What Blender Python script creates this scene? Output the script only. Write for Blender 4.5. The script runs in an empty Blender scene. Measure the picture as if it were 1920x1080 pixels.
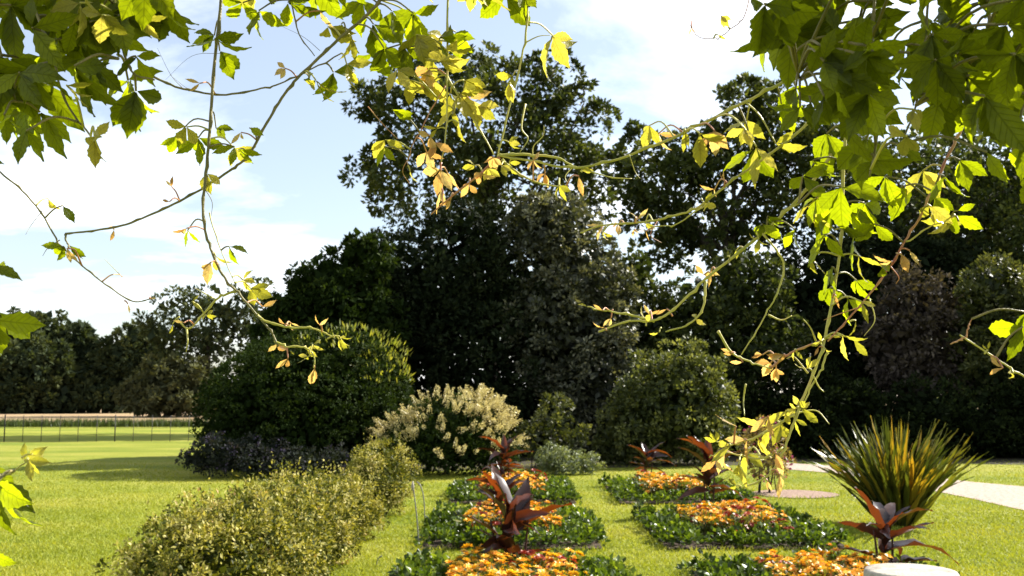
import bpy, math, random
import numpy as np
from mathutils import Vector, Matrix

R_ = math.radians
rng = np.random.default_rng(7)
random.seed(7)
sc = bpy.context.scene
COL = sc.collection

# ------------------------------------------------------------------ camera
F_PX = 1867.0            # focal length in pixels of the 1920 px wide photograph (35 mm lens)
HC = 1.9                 # camera height
PITCH = math.atan(200 / F_PX)
cam_d = bpy.data.cameras.new('camera')
cam_d.sensor_width = 36.0
cam_d.lens = 36.0 * F_PX / 1920
cam_d.clip_end = 3000
cam_d.clip_start = 0.05
cam_d.dof.use_dof = True
cam_d.dof.focus_distance = 1.9
cam_d.dof.aperture_fstop = 13
cam = bpy.data.objects.new('camera', cam_d)
COL.objects.link(cam)
cam.location = (0, 0, HC)
cam.rotation_euler = (math.pi / 2 + PITCH, 0, 0)
sc.camera = cam

# ------------------------------------------------------------------ sky, sun, exposure
SUN_AZ, SUN_EL = R_(62), R_(38)          # azimuth clockwise from the view direction
w = bpy.data.worlds.new('World'); sc.world = w; w.use_nodes = True
nt = w.node_tree; nt.nodes.clear()
N = nt.nodes.new; L = nt.links.new
out = N('ShaderNodeOutputWorld'); bg = N('ShaderNodeBackground')
sky = N('ShaderNodeTexSky'); sky.sky_type = 'NISHITA'; sky.sun_disc = False
sky.sun_elevation = SUN_EL; sky.sun_rotation = SUN_AZ
sky.air_density = 1.0; sky.dust_density = 1.0; sky.ozone_density = 1.0
tc = N('ShaderNodeTexCoord')
sep = N('ShaderNodeSeparateXYZ'); L(tc.outputs['Generated'], sep.inputs[0])
zz = N('ShaderNodeMath'); zz.operation = 'ADD'; zz.inputs[1].default_value = 0.16; L(sep.outputs['Z'], zz.inputs[0])
zm = N('ShaderNodeMath'); zm.operation = 'MAXIMUM'; zm.inputs[1].default_value = 0.05; L(zz.outputs[0], zm.inputs[0])
dx = N('ShaderNodeMath'); dx.operation = 'DIVIDE'; L(sep.outputs['X'], dx.inputs[0]); L(zm.outputs[0], dx.inputs[1])
dy = N('ShaderNodeMath'); dy.operation = 'DIVIDE'; L(sep.outputs['Y'], dy.inputs[0]); L(zm.outputs[0], dy.inputs[1])
cmb = N('ShaderNodeCombineXYZ'); L(dx.outputs[0], cmb.inputs[0]); L(dy.outputs[0], cmb.inputs[1])
cmb.inputs[2].default_value = 3.4
cn = N('ShaderNodeTexNoise'); cn.inputs['Scale'].default_value = 1.15; cn.inputs['Detail'].default_value = 9
cn.inputs['Roughness'].default_value = 0.56; cn.inputs['Distortion'].default_value = 0.25
L(cmb.outputs[0], cn.inputs['Vector'])
cr = N('ShaderNodeValToRGB'); cr.color_ramp.elements[0].color = (.14, .14, .14, 1); cr.color_ramp.elements[0].position = 0.46; cr.color_ramp.elements[1].position = 0.74
L(cn.outputs['Fac'], cr.inputs[0])
mx = N('ShaderNodeMix'); mx.data_type = 'RGBA'
L(cr.outputs['Color'], mx.inputs[0]); L(sky.outputs[0], mx.inputs[6])
mx.inputs[7].default_value = (13.0, 13.2, 13.4, 1)
L(mx.outputs[2], bg.inputs['Color']); bg.inputs['Strength'].default_value = 0.06
L(bg.outputs[0], out.inputs[0])

sd = bpy.data.lights.new('sun', 'SUN'); sd.energy = 5.0; sd.angle = R_(0.5); sd.color = (1.0, 0.95, 0.86)
sun = bpy.data.objects.new('sun', sd); COL.objects.link(sun)
SUNV = Vector((math.sin(SUN_AZ) * math.cos(SUN_EL), math.cos(SUN_AZ) * math.cos(SUN_EL), math.sin(SUN_EL)))
sun.rotation_euler = SUNV.to_track_quat('Z', 'Y').to_euler()
sun.location = SUNV * 60

vs = sc.view_settings
vs.view_transform = 'Standard'; vs.look = 'None'; vs.gamma = 1; vs.exposure = 1.6; vs.use_curve_mapping = False
sc.cycles.max_bounces = 6; sc.cycles.diffuse_bounces = 3; sc.cycles.transmission_bounces = 4
sc.cycles.transparent_max_bounces = 4; sc.cycles.use_denoising = True
sc.cycles.sample_clamp_indirect = 6

# ------------------------------------------------------------------ pixel -> place helpers
FW = np.array((0, math.cos(PITCH), math.sin(PITCH)))
UPV = np.array((0, -math.sin(PITCH), math.cos(PITCH)))
RT = np.array((1.0, 0, 0))
CAM = np.array((0, 0, HC))
def ray(x, y):
    return FW + RT * ((x - 960) / F_PX) + UPV * ((540 - y) / F_PX)
def gnd(x, y, z=0.0):
    d = ray(x, y); return CAM + d * ((z - HC) / d[2])
def at(x, y, Y):                 # the point of that pixel that lies Y metres in front of the camera
    d = ray(x, y); return CAM + d * (Y / d[1])
K = HC / 2.2

# ------------------------------------------------------------------ object helpers
def tag(o, label=None, cat=None, group=None, kind=None):
    if label: o['label'] = label
    if cat: o['category'] = cat
    if group: o['group'] = group
    if kind: o['kind'] = kind
    return o
def empty(name, loc=(0, 0, 0), rz=0.0, label=None, cat=None, group=None):
    o = bpy.data.objects.new(name, None); COL.objects.link(o)
    o.empty_display_size = 0.1
    o.location = loc; o.rotation_euler = (0, 0, rz)
    return tag(o, label, cat, group)
def mesh(name, V, F, mat=None, rnd=None, smooth=False):
    V = np.asarray(V, np.float32).reshape(-1, 3)
    Fs = F if isinstance(F, list) else [F]
    Fs = [np.asarray(f, np.int32) for f in Fs if len(f)]
    me = bpy.data.meshes.new(name)
    me.vertices.add(len(V)); me.vertices.foreach_set('co', V.ravel())
    li = np.concatenate([f.ravel() for f in Fs])
    tot = np.concatenate([np.full(len(f), f.shape[1], np.int32) for f in Fs])
    st = np.concatenate([[0], np.cumsum(tot)[:-1]]).astype(np.int32)
    me.loops.add(len(li)); me.loops.foreach_set('vertex_index', li)
    me.polygons.add(len(tot)); me.polygons.foreach_set('loop_start', st); me.polygons.foreach_set('loop_total', tot)
    if smooth: me.polygons.foreach_set('use_smooth', np.ones(len(tot), bool))
    if rnd is not None:
        a = me.attributes.new('rnd', 'FLOAT', 'POINT'); a.data.foreach_set('value', np.asarray(rnd, np.float32))
    me.update(calc_edges=True); me.validate()
    if mat: me.materials.append(mat)
    return me
def link(name, me, parent=None):
    o = bpy.data.objects.new(name, me); COL.objects.link(o)
    if parent: o.parent = parent
    return o
def local(V, loc):
    return np.asarray(V, float) - np.asarray(loc, float)

def unit(a):
    n = np.linalg.norm(a, axis=-1, keepdims=True); n[n == 0] = 1
    return a / n
def rand_dirs(n):
    return unit(rng.normal(size=(n, 3)))

def leaf_arrays(P, D, Nn, ln, wd, rnd):
    """folded four-cornered leaves: P base, D along, Nn normal"""
    D = unit(D); S = unit(np.cross(D, Nn)); U = np.cross(S, D)
    ln = np.asarray(ln)[:, None]; wd = np.asarray(wd)[:, None]
    mid = P + D * ln * 0.45
    V = np.stack([P, mid + S * wd * .5 + U * wd * .16, P + D * ln, mid - S * wd * .5 + U * wd * .16], 1).reshape(-1, 3)
    n = len(P); b = np.arange(n)[:, None] * 4
    F = np.concatenate([b + np.array([0, 1, 2]), b + np.array([0, 2, 3])])
    return V, F, np.repeat(rnd, 4)

def join(parts):
    Vs, Fs, rs, o = [], [], [], 0
    for V, F, r in parts:
        Vs.append(V); Fs.append(F + o); rs.append(r); o += len(V)
    return np.concatenate(Vs), Fs, np.concatenate(rs)

def smooth_line(pts, n=6):
    P = np.asarray(pts, float)
    if len(P) < 3: return np.array([P[0] + (P[-1] - P[0]) * t for t in np.linspace(0, 1, n + 1)])
    Q = np.vstack([2 * P[0] - P[1], P, 2 * P[-1] - P[-2]]); out = []
    for i in range(1, len(Q) - 2):
        a, b, c, d = Q[i - 1], Q[i], Q[i + 1], Q[i + 2]
        for t in np.linspace(0, 1, n, endpoint=False):
            out.append(.5 * (2 * b + (c - a) * t + (2 * a - 5 * b + 4 * c - d) * t * t + (3 * b - a - 3 * c + d) * t ** 3))
    out.append(P[-1]); return np.array(out)
def tube(P, r, sides=6):
    P = np.asarray(P, float); n = len(P); r = np.broadcast_to(r, (n,))
    T = unit(np.gradient(P, axis=0))
    ref = np.array([0.31, 0.9, 0.2]); A = unit(np.cross(T, ref)); B = np.cross(T, A)
    th = np.linspace(0, 2 * np.pi, sides, endpoint=False)
    V = P[:, None] + r[:, None, None] * (np.cos(th)[None, :, None] * A[:, None] + np.sin(th)[None, :, None] * B[:, None])
    V = V.reshape(-1, 3)
    i = np.arange(n - 1)[:, None] * sides; j = np.arange(sides)[None]; j2 = (j + 1) % sides
    F = np.stack([i + j, i + j2, i + sides + j2, i + sides + j], -1).reshape(-1, 4)
    V = np.vstack([V, P[:1], P[-1:]]); c0 = len(V) - 2; c1 = c0 + 1
    jj = np.arange(sides); e = (n - 1) * sides
    C = np.concatenate([np.stack([np.full(sides, c0), (jj + 1) % sides, jj], 1), np.stack([np.full(sides, c1), e + jj, e + (jj + 1) % sides], 1)])
    return V, F, C
def tubes(specs, sides=6):
    """specs: list of (points, radii) -> V, [quads, tris]"""
    Vs, Q, T, o = [], [], [], 0
    for P, r in specs:
        V, F, C = tube(P, r, sides); Vs.append(V); Q.append(F + o); T.append(C + o); o += len(V)
    return np.concatenate(Vs), [np.concatenate(Q), np.concatenate(T)]
def boxes(specs):
    """specs: list of (x0,x1,y0,y1,z0,z1)"""
    Vs, Fs = [], []
    q = np.array([[0, 2, 3, 1], [4, 5, 7, 6], [0, 1, 5, 4], [2, 6, 7, 3], [0, 4, 6, 2], [1, 3, 7, 5]])
    for k, (a, b, c, d, e, f) in enumerate(specs):
        Vs.append(np.array([(x, y, z) for z in (e, f) for y in (c, d) for x in (a, b)])); Fs.append(q + 8 * k)
    return np.concatenate(Vs), np.concatenate(Fs)

# ------------------------------------------------------------------ materials
def ramp(nt, src, stops):
    r = nt.nodes.new('ShaderNodeValToRGB'); e = r.color_ramp.elements
    while len(e) < len(stops): e.new(0.5)
    for k, (p, c) in enumerate(stops): e[k].position = p; e[k].color = (*c, 1)
    nt.links.new(src, r.inputs[0]); return r.outputs['Color']
def new_mat(name):
    m = bpy.data.materials.new(name); m.use_nodes = True
    return m, m.node_tree, m.node_tree.nodes['Principled BSDF'], m.node_tree.nodes['Material Output']
def leaf_mat(name, stops, tr_gain=(1.6, 1.5, .5), tr=0.35, rough=0.45, spec=0.4, source='rnd'):
    m, nt, p, o = new_mat(name)
    if source == 'rnd':
        a = nt.nodes.new('ShaderNodeAttribute'); a.attribute_name = 'rnd'; src = a.outputs['Fac']
    else:
        a = nt.nodes.new('ShaderNodeObjectInfo'); src = a.outputs['Random']
    c = ramp(nt, src, stops)
    nt.links.new(c, p.inputs['Base Color'])
    p.inputs['Roughness'].default_value = rough; p.inputs['Specular IOR Level'].default_value = spec
    t = nt.nodes.new('ShaderNodeBsdfTranslucent')
    g = nt.nodes.new('ShaderNodeMix'); g.data_type = 'RGBA'; g.blend_type = 'MULTIPLY'; g.inputs[0].default_value = 1
    nt.links.new(c, g.inputs[6]); g.inputs[7].default_value = (*tr_gain, 1)
    nt.links.new(g.outputs[2], t.inputs['Color'])
    mix = nt.nodes.new('ShaderNodeMixShader'); mix.inputs[0].default_value = tr
    nt.links.new(p.outputs[0], mix.inputs[1]); nt.links.new(t.outputs[0], mix.inputs[2])
    nt.links.new(mix.outputs[0], o.inputs['Surface'])
    return m
def noise_mat(name, stops, scale=5.0, detail=6, rough=0.9, bump=0.3, bscale=None, spec=0.2, stretch=None):
    m, nt, p, o = new_mat(name)
    tcn = nt.nodes.new('ShaderNodeTexCoord'); src = tcn.outputs['Object']
    if stretch:
        mp = nt.nodes.new('ShaderNodeMapping'); mp.inputs['Scale'].default_value = stretch
        nt.links.new(src, mp.inputs[0]); src = mp.outputs[0]
    n = nt.nodes.new('ShaderNodeTexNoise'); n.inputs['Scale'].default_value = scale; n.inputs['Detail'].default_value = detail
    nt.links.new(src, n.inputs['Vector'])
    nt.links.new(ramp(nt, n.outputs['Fac'], stops), p.inputs['Base Color'])
    p.inputs['Roughness'].default_value = rough; p.inputs['Specular IOR Level'].default_value = spec
    if bump:
        n2 = nt.nodes.new('ShaderNodeTexNoise'); n2.inputs['Scale'].default_value = bscale or scale * 6; n2.inputs['Detail'].default_value = 8
        nt.links.new(tcn.outputs['Object'], n2.inputs['Vector'])
        b = nt.nodes.new('ShaderNodeBump'); b.inputs['Strength'].default_value = bump; b.inputs['Distance'].default_value = 0.02
        nt.links.new(n2.outputs['Fac'], b.inputs['Height']); nt.links.new(b.outputs[0], p.inputs['Normal'])
    return m

M = {}
M['bark'] = noise_mat('bark', [(.3, (.018, .015, .011)), (.7, (.06, .05, .036))], 4, bump=.8, stretch=(4, 4, .8))
M['soil'] = noise_mat('soil', [(.3, (.03, .02, .014)), (.7, (.075, .05, .035))], 6, bump=.9)
M['litter'] = noise_mat('litter', [(.3, (.02, .018, .01)), (.7, (.05, .042, .024))], 3, bump=.9)
M['mulch'] = noise_mat('mulch', [(.3, (.16, .10, .075)), (.7, (.36, .26, .20))], 22, bump=.9)
M['gravel'] = noise_mat('gravel', [(.25, (.17, .13, .10)), (.5, (.33, .265, .215)), (.75, (.46, .38, .31))], 14, 10, bump=1.0, bscale=60)
M['stone'] = noise_mat('stone', [(.25, (.15, .125, .10)), (.5, (.35, .32, .265)), (.75, (.27, .26, .19))], 9, bump=.5, rough=.85)
M['iron'] = noise_mat('iron', [(.3, (.02, .02, .018)), (.7, (.05, .045, .04))], 20, bump=.2, rough=.6, spec=.4)
M['steel'] = noise_mat('steel', [(.3, (.10, .10, .09)), (.7, (.2, .2, .18))], 20, bump=.2, rough=.5, spec=.5)
M['timber'] = noise_mat('timber', [(.3, (.12, .085, .055)), (.7, (.22, .17, .115))], 5, bump=.5, stretch=(1, 8, 8))
M['meadow'] = noise_mat('meadow', [(.3, (.22, .15, .075)), (.55, (.30, .21, .12)), (.75, (.22, .2, .07))], .35, bump=.8, bscale=6, stretch=(.4, 1, 1))

def lawn_mat():
    m, nt, p, o = new_mat('lawn')
    t = nt.nodes.new('ShaderNodeTexCoord'); P = t.outputs['Object']
    def noise(scale, det, stretch=None):
        src = P
        if stretch:
            mp = nt.nodes.new('ShaderNodeMapping'); mp.inputs['Scale'].default_value = stretch; nt.links.new(P, mp.inputs[0]); src = mp.outputs[0]
        n = nt.nodes.new('ShaderNodeTexNoise'); n.inputs['Scale'].default_value = scale; n.inputs['Detail'].default_value = det
        nt.links.new(src, n.inputs['Vector']); return n.outputs['Fac']
    a = ramp(nt, noise(.55, 6, (.35, 1, 1)), [(.34, (.135, .175, .018)), (.5, (.20, .222, .027)), (.66, (.27, .265, .046))])
    b = ramp(nt, noise(60, 5), [(.3, (.55, .6, .5)), (.7, (1.25, 1.2, 1.2))])
    mx = nt.nodes.new('ShaderNodeMix'); mx.data_type = 'RGBA'; mx.blend_type = 'MULTIPLY'; mx.inputs[0].default_value = .55
    nt.links.new(a, mx.inputs[6]); nt.links.new(b, mx.inputs[7])
    nt.links.new(mx.outputs[2], p.inputs['Base Color'])
    p.inputs['Roughness'].default_value = .95; p.inputs['Specular IOR Level'].default_value = .12
    bp = nt.nodes.new('ShaderNodeBump'); bp.inputs['Strength'].default_value = .9; bp.inputs['Distance'].default_value = .03
    nt.links.new(noise(90, 6), bp.inputs['Height']); nt.links.new(bp.outputs[0], p.inputs['Normal'])
    return m
M['lawn'] = lawn_mat()
M['grass'] = leaf_mat('grass_blade', [(0, (.15, .19, .016)), (.5, (.22, .25, .025)), (1, (.32, .31, .05))], tr=.33, rough=.6, spec=.2)
M['verge'] = leaf_mat('verge_grass', [(0, (.025, .04, .006)), (1, (.07, .10, .015))], tr=.2)

G = lambda a, b, c: [(0, a), (.55, b), (1, c)]
M['far'] = leaf_mat('far_leaf', G((.020, .030, .018), (.042, .055, .024), (.09, .10, .04)), tr=.22, rough=.7, spec=.05)
M['far_pale'] = leaf_mat('far_pale_leaf', G((.04, .045, .022), (.075, .08, .038), (.125, .13, .06)), tr=.22, rough=.7, spec=.05)
M['lime'] = leaf_mat('broad_leaf', G((.012, .019, .006), (.036, .05, .013), (.115, .13, .035)), tr=.3, rough=.5, spec=.12)
M['yew'] = leaf_mat('yew_leaf', G((.008, .016, .003), (.018, .032, .006), (.045, .065, .013)), tr=.2, rough=.65, spec=.05)
M['yewtip'] = leaf_mat('yew_tip', G((.10, .13, .02), (.19, .21, .035), (.30, .29, .06)), tr=.4)  # pale tips, also standing in for sunlight on the dome's rim
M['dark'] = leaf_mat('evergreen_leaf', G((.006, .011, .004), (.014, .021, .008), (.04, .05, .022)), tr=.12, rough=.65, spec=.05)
M['silver'] = leaf_mat('silver_leaf', G((.012, .017, .007), (.062, .068, .037), (.26, .25, .155)), tr=.22, rough=.45, spec=.35)  # silvery leaf, palest tones raised to paint in the lit highlights
M['glossy'] = leaf_mat('glossy_leaf', G((.014, .021, .006), (.06, .07, .022), (.18, .185, .065)), tr=.28, rough=.45, spec=.2)
M['round'] = leaf_mat('round_shrub_leaf', G((.016, .025, .007), (.08, .095, .028), (.24, .25, .09)), tr=.3, rough=.45, spec=.2)
M['smoke'] = leaf_mat('smoke_leaf', G((.03, .024, .02), (.06, .05, .042), (.12, .10, .085)), tr=.2, spec=.05, rough=.7)
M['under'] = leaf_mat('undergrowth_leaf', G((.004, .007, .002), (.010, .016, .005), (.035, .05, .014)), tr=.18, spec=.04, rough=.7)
M['varieg'] = leaf_mat('variegated_leaf', [(0, (.018, .028, .005)), (.34, (.07, .082, .012)), (.58, (.26, .24, .04)), (.86, (.48, .43, .17)), (1, (.36, .21, .11))], tr=.24, rough=.5, spec=.12)
M['greygreen'] = leaf_mat('grey_green_leaf', G((.09, .11, .05), (.16, .19, .09), (.26, .28, .16)), tr=.25)
M['lavender'] = leaf_mat('catmint_leaf', [(0, (.012, .016, .010)), (.5, (.026, .032, .025)), (.8, (.045, .04, .06)), (1, (.09, .06, .14))], tr=.15, spec=.06, rough=.7)
M['plume'] = leaf_mat('plume_floret', G((.36, .29, .11), (.56, .47, .20), (.72, .64, .34)), tr=.3, tr_gain=(1, 1, .8))
M['border'] = leaf_mat('border_leaf', G((.012, .024, .004), (.05, .085, .009), (.18, .24, .025)), tr=.36, rough=.36, spec=.28)
M['bedleaf'] = leaf_mat('bedding_leaf', G((.035, .055, .012), (.08, .10, .02), (.16, .15, .03)), tr=.3)
M['orange'] = leaf_mat('orange_petal', G((.60, .22, .015), (.76, .38, .025), (.86, .52, .05)), tr=.3, tr_gain=(1, .9, .5))
M['yellow'] = leaf_mat('yellow_petal', G((.66, .36, .015), (.80, .48, .02), (.88, .60, .05)), tr=.3, tr_gain=(1, .9, .5))
M['red'] = leaf_mat('red_petal', G((.16, .02, .012), (.32, .04, .02), (.48, .12, .03)), tr=.3, tr_gain=(1, .7, .5))
M['pink'] = leaf_mat('pink_petal', G((.30, .03, .10), (.42, .05, .16), (.5, .1, .25)), tr=.3, tr_gain=(1, .7, .8))
M['fuchsia'] = leaf_mat('fuchsia_leaf', G((.10, .09, .025), (.20, .15, .05), (.34, .26, .12)), tr=.35)
M['canna'] = leaf_mat('canna_leaf', G((.015, .009, .011), (.026, .014, .014), (.055, .026, .014)), tr=.3, tr_gain=(5.5, 2.1, .3), rough=.33, spec=.45, source='obj')
M['cannastem'] = noise_mat('canna_stem', [(.3, (.03, .012, .012)), (.7, (.07, .03, .02))], 10, bump=.1, rough=.5)
M['flax'] = leaf_mat('flax_blade', [(0, (.025, .036, .008)), (.5, (.06, .072, .013)), (.82, (.14, .13, .016)), (1, (.27, .16, .02))], tr=.35, rough=.4, source='obj')

# creeper leaflets: base colour by object random, veins from the leaflet's own coordinates
def creeper_mat(name, stops, tr_gain, tr, rough):
    m = leaf_mat(name, stops, tr_gain, tr, rough, .2 if 'mature' in name else .45, 'obj')
    nt = m.node_tree; p = nt.nodes['Principled BSDF']
    t = nt.nodes.new('ShaderNodeTexCoord'); s = nt.nodes.new('ShaderNodeSeparateXYZ'); nt.links.new(t.outputs['Object'], s.inputs[0])
    ab = nt.nodes.new('ShaderNodeMath'); ab.operation = 'ABSOLUTE'; nt.links.new(s.outputs['X'], ab.inputs[0])
    k = nt.nodes.new('ShaderNodeMath'); k.operation = 'MULTIPLY_ADD'; k.inputs[1].default_value = -1.1
    nt.links.new(ab.outputs[0], k.inputs[0]); nt.links.new(s.outputs['Y'], k.inputs[2])
    f = nt.nodes.new('ShaderNodeMath'); f.operation = 'MULTIPLY'; f.inputs[1].default_value = 52; nt.links.new(k.outputs[0], f.inputs[0])
    si = nt.nodes.new('ShaderNodeMath'); si.operation = 'SINE'; nt.links.new(f.outputs[0], si.inputs[0])
    pw = nt.nodes.new('ShaderNodeMapRange'); pw.inputs[1].default_value = .8; pw.inputs[2].default_value = 1; nt.links.new(si.outputs[0], pw.inputs[0])
    mr = nt.nodes.new('ShaderNodeMapRange'); mr.inputs[1].default_value = .016; mr.inputs[2].default_value = .006; nt.links.new(ab.outputs[0], mr.inputs[0])
    mxm = nt.nodes.new('ShaderNodeMath'); mxm.operation = 'MAXIMUM'; nt.links.new(pw.outputs[0], mxm.inputs[0]); nt.links.new(mr.outputs[0], mxm.inputs[1])
    b = nt.nodes.new('ShaderNodeBump'); b.inputs['Strength'].default_value = .5; b.inputs['Distance'].default_value = .01
    nt.links.new(mxm.outputs[0], b.inputs['Height']); nt.links.new(b.outputs[0], p.inputs['Normal'])
    tr_n = [n for n in nt.nodes if n.type == 'BSDF_TRANSLUCENT'][0]
    src = tr_n.inputs['Color'].links[0].from_socket
    nz = nt.nodes.new('ShaderNodeTexNoise'); nz.inputs['Scale'].default_value = 7; nt.links.new(t.outputs['Object'], nz.inputs['Vector'])
    v = nt.nodes.new('ShaderNodeMath'); v.operation = 'MULTIPLY_ADD'; v.inputs[1].default_value = -.35; v.inputs[2].default_value = 1.0
    nt.links.new(mxm.outputs[0], v.inputs[0])
    v2 = nt.nodes.new('ShaderNodeMath'); v2.operation = 'MULTIPLY_ADD'; v2.inputs[1].default_value = .6; v2.inputs[2].default_value = .68
    nt.links.new(nz.outputs['Fac'], v2.inputs[0])
    v3 = nt.nodes.new('ShaderNodeMath'); v3.operation = 'MULTIPLY'; nt.links.new(v.outputs[0], v3.inputs[0]); nt.links.new(v2.outputs[0], v3.inputs[1])
    mm = nt.nodes.new('ShaderNodeMix'); mm.data_type = 'RGBA'; mm.blend_type = 'MULTIPLY'; mm.inputs[0].default_value = 1
    nt.links.new(src, mm.inputs[6]); nt.links.new(v3.outputs[0], mm.inputs[7]); nt.links.new(mm.outputs[2], tr_n.inputs['Color'])
    return m
M['cr_m'] = creeper_mat('creeper_mature', G((.020, .026, .002), (.032, .040, .003), (.050, .060, .005)), (12.5, 12, 1.2), .45, .42)
M['cr_y'] = creeper_mat('creeper_young', G((.20, .19, .03), (.30, .27, .05), (.40, .34, .10)), (1.8, 1.8, .7), .5, .35)
M['cr_r'] = creeper_mat('creeper_bronze', G((.34, .20, .08), (.44, .32, .14), (.50, .42, .22)), (1.6, 1.35, .7), .5, .35)
M['stem_o'] = noise_mat('creeper_old_stem', [(.3, (.11, .11, .035)), (.7, (.22, .18, .07))], 30, bump=.2, rough=.5, spec=.3)
M['stem_y'] = noise_mat('creeper_young_stem', [(.3, (.30, .30, .05)), (.6, (.46, .41, .09)), (.8, (.50, .27, .12))], 14, bump=.1, rough=.45, spec=.4)
M['stem_r'] = noise_mat('creeper_red_stem', [(.3, (.34, .10, .06)), (.7, (.45, .27, .10))], 14, bump=.1, rough=.45, spec=.4)

# ------------------------------------------------------------------ the setting
def sheet(name, pts, z, mat, sub=None):
    V = [(p[0], p[1], z) for p in pts]
    o = link(name, mesh(name, V, np.array([list(range(len(V)))]), mat)); return tag(o, kind='structure')
sheet('lawn', [(-900, -60), (900, -60), (900, 1200), (-900, 1200)], 0, M['lawn'])
MY = gnd(200, 800)[1]                      # where the mown grass ends
sheet('meadow', [(-300, MY), (-4, MY + 1.5), (10, 62), (60, 62), (300, 260), (-300, 260)], .004, M['meadow'])
wf = [gnd(*p)[:2] for p in ((690, 889), (800, 884), (1000, 879), (1240, 876), (1400, 872), (1480, 866))]
sheet('woodland_floor', wf + [(9.5, 28.5), (16, 27), (40, 27), (60, 61), (-4, 61), (-6, 40)], .006, M['litter'])
pn = [gnd(*p)[:2] for p in ((2150, 1030), (1920, 958), (1820, 935), (1700, 911), (1580, 889), (1470, 880))]
pf = [gnd(*p)[:2] for p in ((1440, 866), (1560, 874), (1700, 889), (1820, 904), (1920, 913), (2150, 935))]
sheet('gravel_path', pn + pf, .010, M['gravel'])
mc = gnd(1490, 927)
sheet('mulch_circle', [(mc[0] + rng.uniform(.78, .84) * math.cos(a), mc[1] + rng.uniform(.78, .84) * math.sin(a)) for a in np.linspace(0, 2 * math.pi, 40, endpoint=False)], .014, M['mulch'])

# flower bed plan, metres
BX = {'l': (-1.3 * K, 1.3 * K), 'r': (2.2 * K, 4.85 * K)}
BY = [(9.3 * K, 12.7 * K), (14.5 * K, 18.1 * K), (20.4 * K, 24.4 * K)]
def in_bed(x, y, m=0.0):
    r = np.zeros(len(x), bool)
    for a, b in BX.values():
        for c, d in BY: r |= (x > a - m) & (x < b + m) & (y > c - m) & (y < d + m)
    return r

# ------------------------------------------------------------------ foliage generators
def foliage(blobs, n, ln, clump=0.16, inner=.2, shell=(.72, 1.05), up=.35, droop=0.0, asp=.5, leaf_rnd=1.0, cull=True, flat=0.0, pc=34):
    """leaves gathered in clumps over the surfaces of ellipsoids; blobs: (centre, radii). Returns V,F,rnd"""
    C = np.array([b[0] for b in blobs], float); Rr = np.array([b[1] for b in blobs], float)
    area = (Rr[:, 0] * Rr[:, 2] + Rr[:, 0] * Rr[:, 1] + Rr[:, 1] * Rr[:, 2]); pr = area / area.sum()
    parts = []
    for i in range(len(blobs)):
        c, r = C[i], Rr[i]; ni = int(n * pr[i]); rm = r.mean()
        ncl = max(12, int(ni / pc))
        d = rand_dirs(ncl); s = rng.uniform(shell[0], shell[1], ncl)[:, None]
        cc = c + d * r * s
        if cull:
            keep = np.ones(ncl, bool)
            for j in range(len(blobs)):
                if j != i: keep &= (np.linalg.norm((cc - C[j]) / Rr[j], axis=1) > .72)
            keep &= cc[:, 2] > 0.02
            if keep.sum() < 4: continue
            cc, d = cc[keep], d[keep]
        k = rng.integers(0, len(cc), int(ni * (1 - inner)))
        rc = clump * rm * rng.uniform(.6, 1.4, len(cc))
        ld = unit(rand_dirs(len(k)) + d[k] * .5 + np.array([0, 0, .3]))
        P = cc[k] + ld * (rc[k] * rng.uniform(.25, 1.0, len(k)) ** .6)[:, None] * np.array([1, 1, 1 - flat])
        cl_r = rng.uniform(0, 1, len(cc))
        rnd = np.clip(.55 * cl_r[k] + .45 * rng.uniform(0, 1, len(k)) * leaf_rnd, 0, 1)
        D = unit(ld + rand_dirs(len(k)) * .8 + np.array([0, 0, -droop]))
        Nn = unit(d[k] * .5 + rand_dirs(len(k)) * .9 + np.array([0, 0, up]))
        l = ln * rng.uniform(.6, 1.35, len(k))
        P[:, 2] = np.maximum(P[:, 2], .02)
        parts.append(leaf_arrays(P, D, Nn, l, l * asp, rnd))
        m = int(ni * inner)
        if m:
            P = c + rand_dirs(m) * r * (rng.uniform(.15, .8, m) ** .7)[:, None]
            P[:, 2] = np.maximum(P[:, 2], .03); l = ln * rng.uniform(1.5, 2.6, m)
            parts.append(leaf_arrays(P, rand_dirs(m), rand_dirs(m), l, l * .7, rng.uniform(0, .5, m)))  # inner leaves use only the darker tones, interior shade put into colour
    V, F, r = join(parts)
    V[:, 2] = np.maximum(V[:, 2], .012)
    return V, F, r

def pxblob(x, y, rx, ry, Y, dep=.85):
    c = at(x, y, Y); s = Y / F_PX
    return (c, np.array([rx * s, max(rx, ry) * s * dep, ry * s]))

def limbs(base, targets, r0, fork=.45):
    """tapered trunk with limbs that reach into the crown"""
    base = np.asarray(base, float); tp = np.mean(targets, 0)
    h = tp[2]
    ks = [base + np.array([rng.normal(0, .015) * h, rng.normal(0, .015) * h, 0]) * (i > 0) + (np.array([tp[0] - base[0], tp[1] - base[1], h]) * i / 4) for i in range(5)]
    line = smooth_line(ks, 4)
    sp = [(line, np.linspace(r0, r0 * .35, len(line)) * np.concatenate([[1.35, 1.12], np.ones(len(line) - 2)]))]
    for t in targets:
        f = rng.uniform(fork, .9); i0 = int(f * (len(line) - 1)); s = line[i0]
        mid = s + (t - s) * .5 + np.array([0, 0, rng.uniform(.02, .12) * h])
        q = smooth_line([s, mid, t], 5)
        rr = r0 * (1 - .6 * f) * .5
        sp.append((q, np.linspace(rr, rr * .2, len(q))))
        for _ in range(3):
            a = q[rng.integers(4, len(q) - 1)]; e = a + unit(rng.normal(size=3) + np.array([0, 0, .4])) * np.linalg.norm(t - s) * .2
            b = smooth_line([a, (a + e) / 2 + rng.normal(0, .05, 3) * h * .3, e], 3); sp.append((b, np.linspace(rr * .4, rr * .1, len(b))))
    return tubes(sp, 7)

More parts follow.
